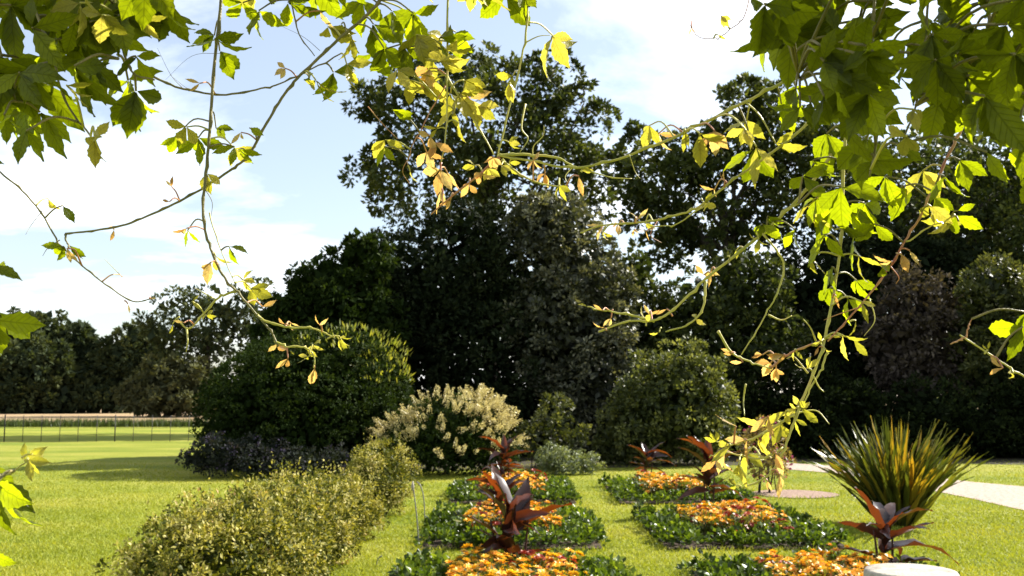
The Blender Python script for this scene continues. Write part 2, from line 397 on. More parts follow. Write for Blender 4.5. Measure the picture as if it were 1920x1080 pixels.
def tree(name, label, blobs, n, ln, mat, r0=.2, base=None, group=None, cat='tree', trunk=True, **kw):
    c = np.mean([b[0] for b in blobs], 0)
    if base is None: base = (c[0], c[1], 0)
    base = np.array([base[0], base[1], 0.0])
    t = empty(name, base, 0, label, cat, group)
    V, F, r = foliage(blobs, n, ln, **kw)
    cr = link('crown', mesh('crown', local(V, base), F, M[mat], r), t)
    if trunk:
        tg = [b[0] - np.array([0, 0, b[1][2] * .1]) for b in blobs if b[0][2] > 1.0] or [b[0] for b in blobs]
        V, Fs = limbs(base, tg, r0)
        link('trunk', mesh('trunk', local(V, base), Fs, M['bark'], smooth=True), t)
    return t
def shrub(name, label, blobs, n, ln, mat, group=None, cat='shrub', stems=6, **kw):
    c = np.mean([b[0] for b in blobs], 0); base = np.array([c[0], c[1], 0.0])
    t = empty(name, base, 0, label, cat, group)
    V, F, r = foliage(blobs, n, ln, **kw)
    link('foliage', mesh('foliage', local(V, base), F, M[mat], r), t)
    if stems:
        sp = []
        for k in range(stems):
            b = blobs[k % len(blobs)]; e = b[0] + rand_dirs(1)[0] * b[1] * .5; e[2] = max(e[2], .3)
            s = np.array([b[0][0], b[0][1], 0]) + np.append(rng.normal(0, .1, 2), 0) * b[1][0]
            q = smooth_line([s, (s + e) / 2 + rng.normal(0, .05, 3), e], 4); sp.append((q, np.linspace(.03, .008, len(q)) * max(.5, b[1][2])))
        for q in sp:
            V, Fs = tubes([q], 5); link('stem', mesh('stem', local(V, base), Fs, M['bark'], smooth=True), t)
    return t

# ------------------------------------------------------------------ far trees beyond the meadow
FD = gnd(200, 776)[1]
def fb(l, Y): return [pxblob(*b, Y) for b in l]
gF = 'trees beyond the meadow'
tree('broadleaf_tree', 'wide rounded tree at the far left edge, behind the wire fence', fb([(55, 700, 75, 72), (100, 735, 42, 45), (10, 710, 60, 70), (60, 755, 70, 30), (115, 700, 30, 40)], FD + 2), 9000, .5, 'far', .35, group=gF, clump=.2)
tree('broadleaf_tree', 'tallest of the far left trees, a ragged crown behind the rounded one', fb([(70, 640, 55, 55), (25, 640, 40, 50), (112, 640, 32, 45), (60, 690, 70, 60), (-30, 650, 50, 70)], FD + 9), 9000, .5, 'far', .35, group=gF, clump=.2)
tree('conifer_tree', 'narrow pointed far tree standing alone against the sky gap', fb([(155, 640, 22, 26), (158, 675, 30, 32), (152, 620, 10, 16), (160, 720, 38, 40), (175, 655, 14, 20)], FD + 8), 4500, .45, 'far', .25, group=gF, clump=.2)
tree('broadleaf_tree', 'broad dark far tree left of the pale hawthorn', fb([(225, 670, 40, 46), (255, 640, 34, 34), (200, 710, 36, 50), (245, 720, 50, 50), (285, 680, 45, 60)], FD + 6), 7500, .5, 'far', .3, group=gF, clump=.2)
tree('open_tree', 'open crowned far tree with sky showing through its branches', fb([(345, 590, 60, 50), (400, 570, 50, 40), (300, 620, 40, 40), (450, 600, 50, 50), (410, 640, 70, 45), (340, 655, 55, 40), (490, 570, 40, 40)], FD - 10), 5200, .46, 'far', .35, group=gF, inner=.04, clump=.3, shell=(.4, 1.05), cull=False)
tree('hawthorn_tree', 'pale olive rounded hawthorn behind the fence, left of the clipped dome', fb([(330, 715, 65, 50), (285, 735, 55, 40), (380, 730, 45, 42), (330, 750, 90, 28), (240, 745, 30, 26)], FD - 14), 8500, .38, 'far_pale', .22, group=gF, clump=.14)
tree('broadleaf_tree', 'low dark far tree filling the gap right of the rounded one', fb([(150, 745, 55, 34), (200, 748, 50, 32), (110, 750, 40, 30)], FD + 4), 4500, .5, 'far', .25, group=gF, clump=.2)
for k, (x, yy, rr) in enumerate(((-160, 640, 110), (520, 690, 70), (620, 660, 110))):
    lab = ('dark far tree just outside the left edge of the view', 'far tree hidden behind the clipped dome', 'far tree behind the dark evergreens')[k]
    tree('broadleaf_tree', lab, fb([(x, yy, rr, rr * .8), (x - 30, yy + 60, rr * .9, rr * .6)], FD + 10), 4500, .6, 'far', .3, group=gF, clump=.2)

# ------------------------------------------------------------------ middle trees
def nb(l, Y): return [pxblob(b[0], b[1], b[2], b[3], Y + (b[4] if len(b) > 4 else 0)) for b in l]
DK = lambda m: m * K
gW = 'trees at the edge of the lawn'
tree('tall_tree', 'tallest broadleaved tree in the centre, rising above the dark evergreens', nb([(760, 190, 95, 85), (870, 120, 80, 70), (985, 165, 90, 70), (900, 250, 150, 90), (720, 320, 70, 80), (1070, 250, 85, 90), (830, 340, 130, 90), (1000, 340, 130, 90), (1120, 330, 70, 80), (690, 190, 35, 50), (1040, 130, 50, 45), (680, 300, 28, 28), (1095, 190, 35, 40)], DK(62)), 19000, .33, 'lime', .45, base=at(930, 700, DK(62)), group=gW, inner=.0, clump=.24, pc=52, shell=(.45, 1.05), asp=.6, cull=False, up=.1)
tree('broadleaf_tree', 'leafy tree right of centre with ragged sky gaps under its crown', nb([(1270, 350, 95, 75), (1395, 190, 65, 60), (1370, 290, 90, 70), (1470, 250, 80, 90), (1230, 420, 70, 50), (1330, 410, 90, 45), (1190, 270, 40, 40), (1480, 380, 90, 80), (1570, 330, 90, 120), (1500, 300, 110, 110), (1310, 300, 90, 60), (1210, 330, 60, 70), (1245, 470, 60, 38), (1340, 475, 75, 36), (1420, 470, 60, 45)], DK(47)), 25000, .24, 'lime', .34, base=at(1420, 700, DK(47)), group=gW, inner=.0, clump=.22, pc=48, shell=(.45, 1.05), asp=.6, cull=False, up=.1)
tree('broadleaf_tree', 'thin crowned tree at the right edge, sky glinting through its leaves', nb([(1690, 360, 110, 90), (1820, 380, 100, 80), (1920, 400, 110, 110), (1760, 290, 90, 60), (1880, 300, 90, 60), (1640, 440, 80, 60), (2000, 330, 120, 110), (1660, 300, 60, 60), (1740, 430, 120, 60), (1860, 460, 120, 60), (1590, 420, 80, 80)], DK(44)), 14500, .2, 'lime', .33, base=at(1800, 700, DK(44)), group=gW, inner=.0, clump=.24, pc=40, shell=(.3, 1.05), asp=.6, cull=False, up=.1)
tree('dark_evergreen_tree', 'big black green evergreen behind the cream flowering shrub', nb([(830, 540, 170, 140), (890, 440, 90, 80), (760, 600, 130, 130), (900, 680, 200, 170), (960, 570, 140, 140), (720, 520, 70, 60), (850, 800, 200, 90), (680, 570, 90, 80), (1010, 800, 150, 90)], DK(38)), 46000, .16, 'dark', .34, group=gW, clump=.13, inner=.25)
tree('silver_leaved_tree', 'silvery leaved evergreen tree to the right of the black green one', nb([(1040, 440, 90, 75), (1090, 520, 90, 90), (1010, 410, 55, 45), (1120, 610, 80, 90), (1060, 620, 110, 120), (1100, 720, 90, 100), (1150, 560, 45, 50), (1080, 820, 90, 70)], DK(36.5)), 30000, .15, 'silver', .28, group=gW, clump=.15, inner=.22)
tree('broadleaf_tree', 'dark green tree behind the clipped dome, below the sky', nb([(620, 540, 75, 65), (560, 600, 60, 70), (690, 490, 55, 45), (650, 620, 100, 110), (540, 660, 70, 80), (600, 760, 130, 90), (680, 460, 30, 26)], DK(34.5)), 22000, .16, 'yew', .3, group=gW, clump=.16, inner=.2)
tree('broadleaf_tree', 'mid green tree behind the round glossy shrub', nb([(1190, 520, 45, 50), (1320, 580, 90, 60), (1400, 540, 80, 70), (1230, 620, 70, 60), (1420, 640, 90, 90), (1300, 690, 130, 90), (1180, 780, 100, 80), (1380, 800, 130, 70)], DK(38.5)), 24000, .17, 'lime', .26, group=gW, clump=.17, inner=.2)
tree('smoke_bush', 'dusky grey brown smoke bush in front of the black wood', nb([(1725, 570, 75, 70), (1690, 640, 70, 80), (1770, 640, 60, 80), (1730, 720, 90, 80)], DK(38)), 9500, .15, 'smoke', .16, group=gW, clump=.17)
tree('broadleaf_tree', 'pale green small tree at the right edge below the sky gaps', nb([(1870, 560, 75, 75), (1930, 620, 80, 110), (1830, 640, 50, 70), (1880, 720, 90, 70)], DK(37)), 12000, .15, 'glossy', .18, group=gW, clump=.17)
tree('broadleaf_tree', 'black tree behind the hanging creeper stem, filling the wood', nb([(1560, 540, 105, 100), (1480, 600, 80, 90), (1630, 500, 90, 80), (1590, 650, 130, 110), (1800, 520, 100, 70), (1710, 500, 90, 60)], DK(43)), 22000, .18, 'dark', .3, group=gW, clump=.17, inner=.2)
gU = 'dark shrubs along the foot of the wood'
for k, (x, yy, rx, ry, Y, lab) in enumerate((
        (1470, 760, 110, 120, 37, 'black green shrub behind the fuchsia'),
        (1620, 700, 120, 150, 41, 'tall black green bush behind the spiky flax'),
        (1580, 800, 110, 80, 36, 'low dark bush just left of the spiky flax'),
        (1720, 800, 120, 80, 36, 'low dark bush just behind the spiky flax'),
        (1860, 790, 120, 90, 36, 'low dark bush at the right edge by the lawn'),
        (1990, 760, 120, 130, 36, 'dark bush just outside the right edge of the view'))):
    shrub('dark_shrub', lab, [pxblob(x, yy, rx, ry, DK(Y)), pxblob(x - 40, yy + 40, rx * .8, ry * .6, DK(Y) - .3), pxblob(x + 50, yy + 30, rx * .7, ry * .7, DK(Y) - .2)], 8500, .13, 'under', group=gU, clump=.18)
# the wood goes on to the right of the picture and throws its shade on its own foot
for x, y, h, r, lab in ((20, 42, 13, 4.5, 'tree of the wood just outside the right edge of the view'), (28, 44, 13, 5, 'farther tree of the wood outside the right edge of the view')):
    b = [(np.array((x + rng.normal(0, r * .3), y + rng.normal(0, r * .3), h * f)), np.array((r, r, h * .3)) * s) for f, s in ((.4, .9), (.62, 1), (.8, .8))]
    tree('broadleaf_tree', lab, b, 9000, .32, 'lime', .32, base=(x, y), group='trees of the wood', inner=.1, clump=.25, shell=(.5, 1.05), asp=.6, cull=False)

# ------------------------------------------------------------------ dome, shrubs near the trees
DD = DK(29.8)
t = tree('clipped_dome_bush', 'large clipped dark green dome bush standing on the lawn', nb([(575, 790, 192, 165), (470, 780, 100, 105), (640, 720, 110, 100), (700, 790, 75, 110), (540, 730, 90, 80)], DD), 52000, .085, 'yew', .2, cat='bush', clump=.085, shell=(.9, 1.02), inner=.3, flat=.45, up=.6)
# new shoots on its crown, the sunlit rim put into their pale colour
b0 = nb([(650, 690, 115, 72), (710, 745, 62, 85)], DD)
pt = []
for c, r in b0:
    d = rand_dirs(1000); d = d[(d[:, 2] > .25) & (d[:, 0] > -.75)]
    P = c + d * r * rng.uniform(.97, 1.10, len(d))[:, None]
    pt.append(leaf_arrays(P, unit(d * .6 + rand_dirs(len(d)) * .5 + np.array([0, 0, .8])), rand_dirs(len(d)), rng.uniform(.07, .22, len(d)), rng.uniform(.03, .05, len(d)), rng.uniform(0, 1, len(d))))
V, F, r = join(pt)
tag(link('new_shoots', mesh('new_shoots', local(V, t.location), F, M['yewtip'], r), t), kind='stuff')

shrub('round_shrub', 'round glossy evergreen shrub behind the right hand flower beds', nb([(1265, 755, 105, 105), (1215, 790, 85, 85), (1300, 720, 70, 70), (1320, 800, 60, 80), (1160, 840, 50, 45)], DK(32)), 17000, .11, 'round', clump=.16, inner=.25)
shrub('catmint_clump', 'low grey purple catmint clump at the left foot of the dome', nb([(420, 850, 60, 36), (370, 858, 34, 26), (480, 855, 60, 34)], DK(26.8)), 5200, .06, 'lavender', cat='plant', stems=0, clump=.2, up=.6)
shrub('catmint_clump', 'darker catmint clump under the front of the dome', nb([(560, 868, 70, 26), (640, 866, 60, 24)], DK(26.6)), 3600, .06, 'lavender', cat='plant', stems=0, clump=.2, up=.6)
shrub('silver_herb_clump', 'pale grey green herb clump at the end of the grass walk', nb([(1060, 868, 46, 22), (1030, 862, 30, 24), (1100, 870, 28, 18)], DK(28)), 3600, .055, 'greygreen', cat='plant', stems=0, clump=.24, up=.6)
shrub('loose_shrub', 'loose small leaved shrub between the cream one and the round one', nb([(1040, 800, 35, 60), (1065, 830, 40, 40), (1000, 830, 40, 40)], DK(29.5)), 2600, .09, 'glossy', clump=.25, inner=.08)

# cream plumed shrub
pb = nb([(840, 840, 112, 58), (770, 835, 62, 46), (905, 835, 68, 52), (845, 800, 80, 52), (890, 790, 50, 40)], DK(28))
ps = shrub('plume_shrub', 'shrub covered in cream flower plumes in front of the evergreens', pb, 8000, .09, 'yew', clump=.2, stems=10)
plm = []
for k in range(5):
    n = 90; t_ = rng.uniform(0, 1, n); rad = .048 * (1 - t_) ** .7 + .008
    a = rng.uniform(0, 6.283, n)
    P = np.stack([np.cos(a) * rad, np.sin(a) * rad, t_ * .42], 1)
    D = unit(np.stack([np.cos(a), np.sin(a), np.full(n, .9)], 1)); l = rng.uniform(.022, .04, n)
    P[0] = (0, 0, 0); D[0] = (0, 0, 1); l[0] = .44
    V, F, r = leaf_arrays(P, D, rand_dirs(n), l, np.where(l > .2, .02, l * .8), rng.uniform(0, 1, n)); plm.append(mesh('flower_plume', V, F, M['plume'], r))
cnt = 0
while cnt < 200:
    c, r = pb[rng.integers(0, len(pb))]
    d = rand_dirs(1)[0]
    if d[2] < -.15 or d[1] > .55: continue
    P = c + d * r * rng.uniform(.92, 1.05)
    if any(np.linalg.norm((P - q[0]) / q[1]) < .86 for q in pb): continue
    if P[2] < .25: continue
    o = link('flower_plume', plm[cnt % 5], ps)
    v = Vector(unit(d * np.array([1.0, 1.0, .5]) + np.array([.1, -.25, .55]) + rng.normal(0, .38, 3)))
    o.location = Vector(P) - ps.location; o.rotation_euler = v.to_track_quat('Z', 'Y').to_euler(); o.scale = (1, 1, 1)
    s = rng.uniform(.55, 1.1); o.scale = (s * rng.uniform(.9, 1.5), s * rng.uniform(.9, 1.5), s); cnt += 1

# ------------------------------------------------------------------ variegated shrub row by the left lawn
gV = 'variegated shrubs in a row along the lawn'
def var_shrub(label, blobs, n):
    t = shrub('variegated_shrub', label, blobs, n, .038, 'varieg', group=gV, clump=.19, inner=.15, shell=(.62, 1.08), stems=14, pc=46)
    pt = []
    for c, r in blobs:                       # upright shoots that break the outline
        for _ in range(26):
            d = rand_dirs(1)[0]; d[2] = abs(d[2]) + .25; d = unit(d)
            s = c + d * r * .92; h = rng.uniform(.10, .26); m = 9
            tt = np.linspace(0, 1, m)[:, None]; P = s + (d * .45 + np.array([0, 0, .75])) * h * tt
            l = rng.uniform(.03, .05, m)
            pt.append(leaf_arrays(P, unit(rand_dirs(m) + np.array([0, 0, .7])), rand_dirs(m), l, l * .5, rng.uniform(.3, .9, m)))
    V, F, r = join(pt)
    tag(link('shoots', mesh('shoots', local(V, t.location), F, M['varieg'], r), t), kind='stuff')
def vb(l): return [(np.array((x, y, z)) * K, np.array((a, b, c)) * K) for x, y, z, a, b, c in l]
var_shrub('nearest variegated yellow shrub in the row, at the bottom of the picture', vb([(-2.85, 10.3, .55, .85, .85, .6), (-3.0, 9.7, .45, .75, .65, .52), (-2.7, 10.9, .58, .72, .66, .6)]), 27000)
var_shrub('second nearest variegated shrub in the row, joined to the nearest', vb([(-2.8, 12.75, .58, .78, .72, .60), (-2.55, 13.0, .45, .62, .6, .5)]), 17000)
var_shrub('third variegated shrub in the row, its shoots above the lawn shadow', vb([(-2.7, 15.2, .48, .64, .62, .5), (-2.5, 15.5, .36, .5, .5, .4)]), 12000)
var_shrub('farthest variegated shrub in the row, rounded and paler', vb([(-2.42, 18.7, .64, .66, .66, .64), (-2.6, 18.4, .5, .52, .52, .5)]), 12000)

# ------------------------------------------------------------------ flower beds
bl = {('l', 0): 'nearest left flower bed', ('l', 1): 'middle left flower bed', ('l', 2): 'farthest left flower bed',
      ('r', 0): 'nearest right flower bed', ('r', 1): 'middle right flower bed', ('r', 2): 'farthest right flower bed'}
# bedding plant meshes
def bed_plant_meshes(mat, k):
    n = 120
    P = rng.normal(0, .075, (n, 3)) * np.array([1, 1, 0]); P[:, 2] = rng.uniform(.02, .24, n)
    D = unit(P * np.array([1, 1, 0]) * 6 + rand_dirs(n) * .5 + np.array([0, 0, .5])); l = rng.uniform(.05, .09, n)
    V, F, r = leaf_arrays(P, D, rand_dirs(n), l, l * .4, rng.uniform(0, 1, n))
    fo = mesh('foliage', V, F, M['bedleaf'], r)
    pt = []
    for _ in range(15):                     # flower heads of five to eight petals in two rings
        a = rng.uniform(0, 6.28); q = rng.uniform(0, 1) ** .5 * .17
        c = np.array([math.cos(a) * q, math.sin(a) * q, .27 + rng.uniform(-.10, .08) - q * .35])
        hs = rng.uniform(.45, 1.15)
        hn = unit(np.array([math.cos(a) * q * 2.5, math.sin(a) * q * 2.5, 1]) + rng.normal(0, .25, 3))
        for ring, (m, tilt, L_) in enumerate(((8, .25, .056), (6, .9, .04))):
            L_ *= hs; th = np.linspace(0, 6.283, m, endpoint=False) + rng.uniform(0, 1)
            A = unit(np.cross(hn, np.array([.3, .8, .1]))); B = np.cross(hn, A)
            rd = np.cos(th)[:, None] * A + np.sin(th)[:, None] * B
            D = unit(rd + hn * tilt); Pp = np.repeat(c[None], m, 0) + hn * .004 * ring
            pt.append(leaf_arrays(Pp, D, np.repeat(hn[None], m, 0) - rd * tilt, np.full(m, L_), np.full(m, L_ * .75), np.clip(rng.uniform(0, 1) * .7 + rng.uniform(0, .3, m), 0, 1)))
    V, F, r = join(pt)
    return fo, mesh('flowers', V, F, M[mat], r)
BP = {c: [bed_plant_meshes(c, k) for k in range(3)] for c in ('orange', 'yellow', 'red')}
for (side, row), nm in bl.items():
    (x0, x1), (y0, y1) = BX[side], BY[row]
    sheet('bed_soil', [(x0, y0), (x1, y0), (x1, y1), (x0, y1)], .02, M['soil'])
    t = empty('border_planting', ((x0 + x1) / 2, (y0 + y1) / 2, 0), 0, 'low border of glossy green leaves round the ' + nm, 'plants', 'green borders of the flower beds')
    n = 7000 if row == 0 else 5800
    wb = .62 * K
    per = []
    A = np.array([(x1 - x0) * wb, (x1 - x0) * wb, (y1 - y0 - 2 * wb) * wb, (y1 - y0 - 2 * wb) * wb]); A /= A.sum()
    for i, (a, b, c, d) in enumerate(((x0, x1, y0, y0 + wb), (x0, x1, y1 - wb, y1), (x0, x0 + wb, y0 + wb, y1 - wb), (x1 - wb, x1, y0 + wb, y1 - wb))):
        m = int(A[i] * 300); cl = np.stack([rng.uniform(a, b, m), rng.uniform(c, d, m)], 1); ch = rng.uniform(.08, .27, m)
        k = rng.integers(0, m, int(A[i] * n)); dd = rand_dirs(len(k)); dd[:, 2] = np.abs(dd[:, 2])
        P = np.stack([cl[k, 0] + dd[:, 0] * .085, cl[k, 1] + dd[:, 1] * .085, ch[k] * (.35 + .65 * dd[:, 2] * rng.uniform(.5, 1, len(k)))], 1)
        l = rng.uniform(.045, .095, len(k))
        per.append(leaf_arrays(P, unit(dd + rand_dirs(len(k)) * .6), unit(dd * .4 + rand_dirs(len(k)) * .6 + np.array([0, 0, .8])), l, l * .75, np.clip(.5 * rng.uniform(0, 1, m)[k] + .5 * rng.uniform(0, 1, len(k)), 0, 1)))
    V, F, r = join(per); V[:, 2] = np.maximum(V[:, 2], .025)
    link('foliage', mesh('foliage', local(V, t.location), F, M['border'], r), t)
    nx, ny = 5, 8
    for i in range(nx):
        for j in range(ny):
            x = x0 + wb + .06 + (x1 - x0 - 2 * wb - .12) * (i + .5) / nx + rng.normal(0, .04); y = y0 + wb + .06 + (y1 - y0 - 2 * wb - .12) * (j + .5) / ny + rng.normal(0, .05)
            edge = i in (0, nx - 1) or j in (0, ny - 1)
            u = rng.uniform()
            c = ('red' if u < .22 else 'orange' if u < .7 else 'yellow') if edge else ('yellow' if u < .45 else 'orange' if u < .93 else 'red')
            p = empty('bedding_plant', (x, y, .02), rng.uniform(0, 6.28), '%s flowered bedding plant in the %s' % (c, nm), 'flowers', '%s flowers in the %s' % (c, nm))
            s = rng.uniform(.85, 1.2); p.scale = (s, s, s)
            fo, fl = BP[c][rng.integers(0, 3)]
            link('foliage', fo, p); tag(link('flowers', fl, p), kind='stuff')

# cannas
def blade(L_, W, curl, fold, n=9, tip=.55):
    t = np.linspace(0, 1, n); wv = W * np.sin(np.pi * np.clip(t, 0, 1) ** tip) ** .8 * .5; wv[0] = W * .06; wv[-1] = W * .01
    ang = curl * t ** 1.5; y = np.concatenate([[0], np.cumsum(np.cos(ang[1:]) * L_ / (n - 1))]); z = np.concatenate([[0], -np.cumsum(np.sin(ang[1:]) * L_ / (n - 1))])
    V = []
    for k in range(n):
        for s in (-1, 0, 1): V.append((s * wv[k], y[k], z[k] + abs(s) * wv[k] * fold + (abs(s) * .012 * math.sin(k * 2.3 + s))))
    F = [(3 * k + s, 3 * k + s + 1, 3 * k + s + 4, 3 * k + s + 3) for k in range(n - 1) for s in (0, 1)]
    return np.array(V), np.array(F)
CL = []
for L_, W, cu, fo in ((.5, .19, .7, .3), (.46, .20, .3, .35), (.55, .20, 1.0, .3), (.42, .16, .2, .5)):
    V, F = blade(L_, W, cu, fo); CL.append(mesh('leaf', V, F, M['canna'], smooth=True))
def canna(label, base, h, leaves, ns=1):
    t = empty('canna_plant', base, 0, label, 'plant', 'dark leaved cannas in the flower beds')
    for k in range(ns):
        ox = (k - (ns - 1) / 2) * .12
        P = smooth_line([(ox, 0, 0), (ox * 1.3 + .01, .01, h * .5), (ox * 1.6, 0, h * .85)], 4)
        V, Fs = tubes([(P, np.linspace(.017, .008, len(P)))], 6); link('stem', mesh('stem', V, Fs, M['cannastem'], smooth=True), t)
    leaves = list(leaves) + [(rng.uniform(-180, 180), rng.uniform(-5, 70), rng.uniform(.25, 1.0), rng.uniform(.55, .95), rng.uniform(-60, 60)) for _ in range(9)]
    for i, (az, el, zf, sz, roll) in enumerate(leaves):   # azimuth clockwise from view direction, elevation, height fraction
        o = link('leaf', CL[i % 4], t)
        d = Vector((math.sin(R_(az)) * math.cos(R_(el)), math.cos(R_(az)) * math.cos(R_(el)), math.sin(R_(el))))
        up_ = Vector((0, 0, 1)) if abs(el) < 80 else Vector((1, 0, 0))
        x = d.cross(up_).normalized(); z = x.cross(d)
        m = Matrix((x, d, z)).transposed().to_4x4() @ Matrix.Rotation(R_(roll), 4, 'Y') @ Matrix.Diagonal((sz * rng.uniform(.7, 1.1), sz * 1.25, sz * rng.uniform(1.0, 1.6), 1))
        o.matrix_local = Matrix.Translation((0, 0, h * zf)) @ m
    return t
b1 = gnd(955, 1095)
canna('largest dark leaved canna, in the nearest left flower bed', (b1[0], b1[1], .02), .72, [(-85, 48, .45, 1.05, 10), (80, 35, .62, 1.25, -25), (15, 78, .6, 1.25, 80), (170, 60, .55, .95, 20), (-35, 72, .62, 1.0, 60), (60, 66, .66, 1.1, 70), (-95, 62, .3, .8, 0), (95, 20, .3, .8, 0), (-165, 45, .4, .85, 0)], 3)
b2 = gnd(935, 990)
canna('canna half hidden in the middle left flower bed', (b2[0], b2[1], .02), .62, [(60, 50, .7, .85, 20), (-70, 35, .5, .8, 0), (90, 62, .55, .8, 30), (170, 40, .5, .8, 0), (-20, 70, .8, .8, 0), (-120, 60, .7, .8, 20)], 2)
b3 = gnd(945, 925)
canna('canna in the farthest left flower bed, leaves spread wide', (b3[0], b3[1], .02), .85, [(-80, 38, .75, .95, 30), (80, 22, .75, 1.05, -10), (-60, 60, .85, .9, 40), (60, 55, .85, .95, 0), (170, 30, .6, .9, 0), (90, 5, .55, .8, 0), (-95, 10, .6, .8, 0), (0, 75, .85, .8, 0), (130, 45, .7, .9, 0)], 2)
b6 = gnd(1215, 905)
canna('canna in the farthest right flower bed with two raised leaves', (b6[0], b6[1], .02), .62, [(75, 60, .75, .95, 0), (-75, 50, .7, .9, 20), (85, 25, .6, .95, 0), (-85, 20, .5, .8, 0), (170, 40, .6, .8, 0), (-20, 60, .8, .8, 0)], 2)
b5 = gnd(1330, 968)
canna('tall canna in the middle right flower bed', (b5[0], b5[1], .02), .95, [(-75, 52, .75, .95, 20), (75, 40, .7, 1.1, -20), (-50, 65, .85, .9, 40), (60, 25, .55, 1.0, 0), (170, 35, .6, 1.0, 0), (-85, 25, .5, .85, 0), (95, 10, .45, .9, 0), (10, 70, .85, .9, 0), (110, 55, .8, 1.0, 10)], 2)
b4 = gnd(1660, 1100)
canna('purple leaved canna behind the round stone pedestal', (b4[0], b4[1], .02), .62, [(60, 42, .75, 1.1, -20), (-50, 70, .7, 1.0, 50), (85, 22, .5, 1.15, 0), (80, 8, .3, 1.1, 0), (150, 45, .6, .95, 0), (-85, 25, .35, .8, 0), (20, 60, .75, .9, 20), (110, 30, .65, 1.0, 0)], 2)

# ------------------------------------------------------------------ New Zealand flax
fl = gnd(1685, 985)
t = empty('flax_plant', (fl[0], fl[1], 0), 0, 'large spiky flax with yellow green sword leaves beside the gravel path', 'plant')
FB = []
for k in range(5):
    V, F = blade(1.0, .062, (.12, .28, .4, .08, .6)[k], .6, 10, .35); FB.append(mesh('leaf', V, F, M['flax'], smooth=True))
for i in range(285):
    az = rng.uniform(0, 360); el = 90 - 41 * rng.uniform(0.0, 1) ** .75
    d = Vector((math.sin(R_(az)) * math.cos(R_(el)), math.cos(R_(az)) * math.cos(R_(el)), math.sin(R_(el))))
    o = link('leaf', FB[rng.integers(0, 5)], t); s = rng.uniform(1.1, 1.68) * (.88 + .12 * math.sin(R_(el)))
    x = d.cross(Vector((0, 0, 1))).normalized(); z = x.cross(d)
    o.matrix_local = Matrix.Translation((d.x * .22 + rng.normal(0, .05), d.y * .22 + rng.normal(0, .05), 0)) @ Matrix((x, d, z)).transposed().to_4x4() @ Matrix.Rotation(rng.uniform(-.9, .9), 4, 'Y') @ Matrix.Diagonal((s * rng.uniform(.8, 1.2), s, s, 1))

# fuchsia in the mulch circle
fc = gnd(1440, 925)
s_ = fc[1] / F_PX
fbs = [(np.array((fc[0] + dx * s_, fc[1] + .05, z)), np.array((rx, rx, rz))) for dx, z, rx, rz in ((0, .75, .42, .55), (-14, 1.05, .3, .38), (16, .6, .34, .4), (6, 1.2, .26, .3))]
t = shrub('fuchsia_shrub', 'open fuchsia shrub with pink flowers on the mulch circle', fbs, 2600, .06, 'fuchsia', clump=.25, inner=.05, cull=False, shell=(.4, 1.05), stems=10)
n = 110; bi = rng.integers(0, 4, n); P = np.array([fbs[k][0] for k in bi]) + rand_dirs(n) * np.array([fbs[k][1] for k in bi])
l = np.full(n * 4, .05); P4 = np.repeat(P, 4, 0); P4[:, 2] = np.maximum(P4[:, 2], .15)
V, F, r = leaf_arrays(P4, unit(rand_dirs(n * 4) * .6 + np.array([0, 0, -1.])), rand_dirs(n * 4), l, l * .6, rng.uniform(0, 1, n * 4))
tag(link('flowers', mesh('flowers', local(V, t.location), F, M['pink'], r), t), kind='stuff')

# ------------------------------------------------------------------ fence, stakes, pedestal
fy = gnd(200, 828)[1]
fx0, fx1 = at(-60, 800, fy)[0], at(430, 800, fy)[0]
t = empty('estate_fence', ((fx0 + fx1) / 2, fy, 0), 0, 'thin iron estate fence crossing the lawn on the far left', 'fence')
cx = (fx0 + fx1) / 2; sp = 34.2 * fy / F_PX; nP = int((fx1 - fx0) / sp) + 1
for k in range(nP):
    x = fx0 - cx + k * sp; big = k % 6 == 2; hw = .02 if big else .008
    V, F = boxes([(x - hw, x + hw, -.012, .012, 0, 1.06 + .03 * big)]); link('post', mesh('post', V, F, M['iron']), t).rotation_euler = (rng.normal(0, .02), rng.normal(0, .002), 0)
for z in (.3, .55, .8, 1.02):
    V, F = boxes([(fx0 - cx, fx1 - cx, .014, .022, z, z + .010)]); link('rail', mesh('rail', V, F, M['iron']), t)
def stake(label, pts, Y, r, cap=None):
    P = np.array([at(x, y, Y) for x, y in pts]); P[0][2] = -.05
    b = np.array([P[0][0], P[0][1], 0]); t = empty('garden_stake', b, 0, label, 'stake', 'metal plant supports by the beds')
    V, Fs = tubes([(local(smooth_line(P, 4), b), r)], 6); link('rod', mesh('rod', V, Fs, M['steel'], smooth=True), t)
    if cap:
        q = local(P[-1], b); V, Fs = tubes([(np.array([q + (0, 0, -.10), q + (0, 0, -.05), q + (0, 0, .02)]), np.array([.012, .022, .008]))], 8); link('cap', mesh('cap', V, Fs, M['stone'], smooth=True), t)
stake('thin metal stake with a pale tip by the middle left bed', [(786, 1026), (782, 975), (774, 905)], gnd(786, 1024)[1], .009, True)
stake('curved thin metal stake behind the pale tipped one', [(797, 986), (795, 940), (789, 912), (781, 903)], gnd(797, 986)[1], .009)
stake('dark hooped plant support at the corner of the nearest left bed', [(760, 1080), (765, 1060), (775, 1050), (790, 1047)], gnd(760, 1082)[1], .009)
stake('short bent wire in the grass beside the variegated shrubs', [(704, 1062), (708, 1050), (716, 1042)], gnd(704, 1062)[1], .006)

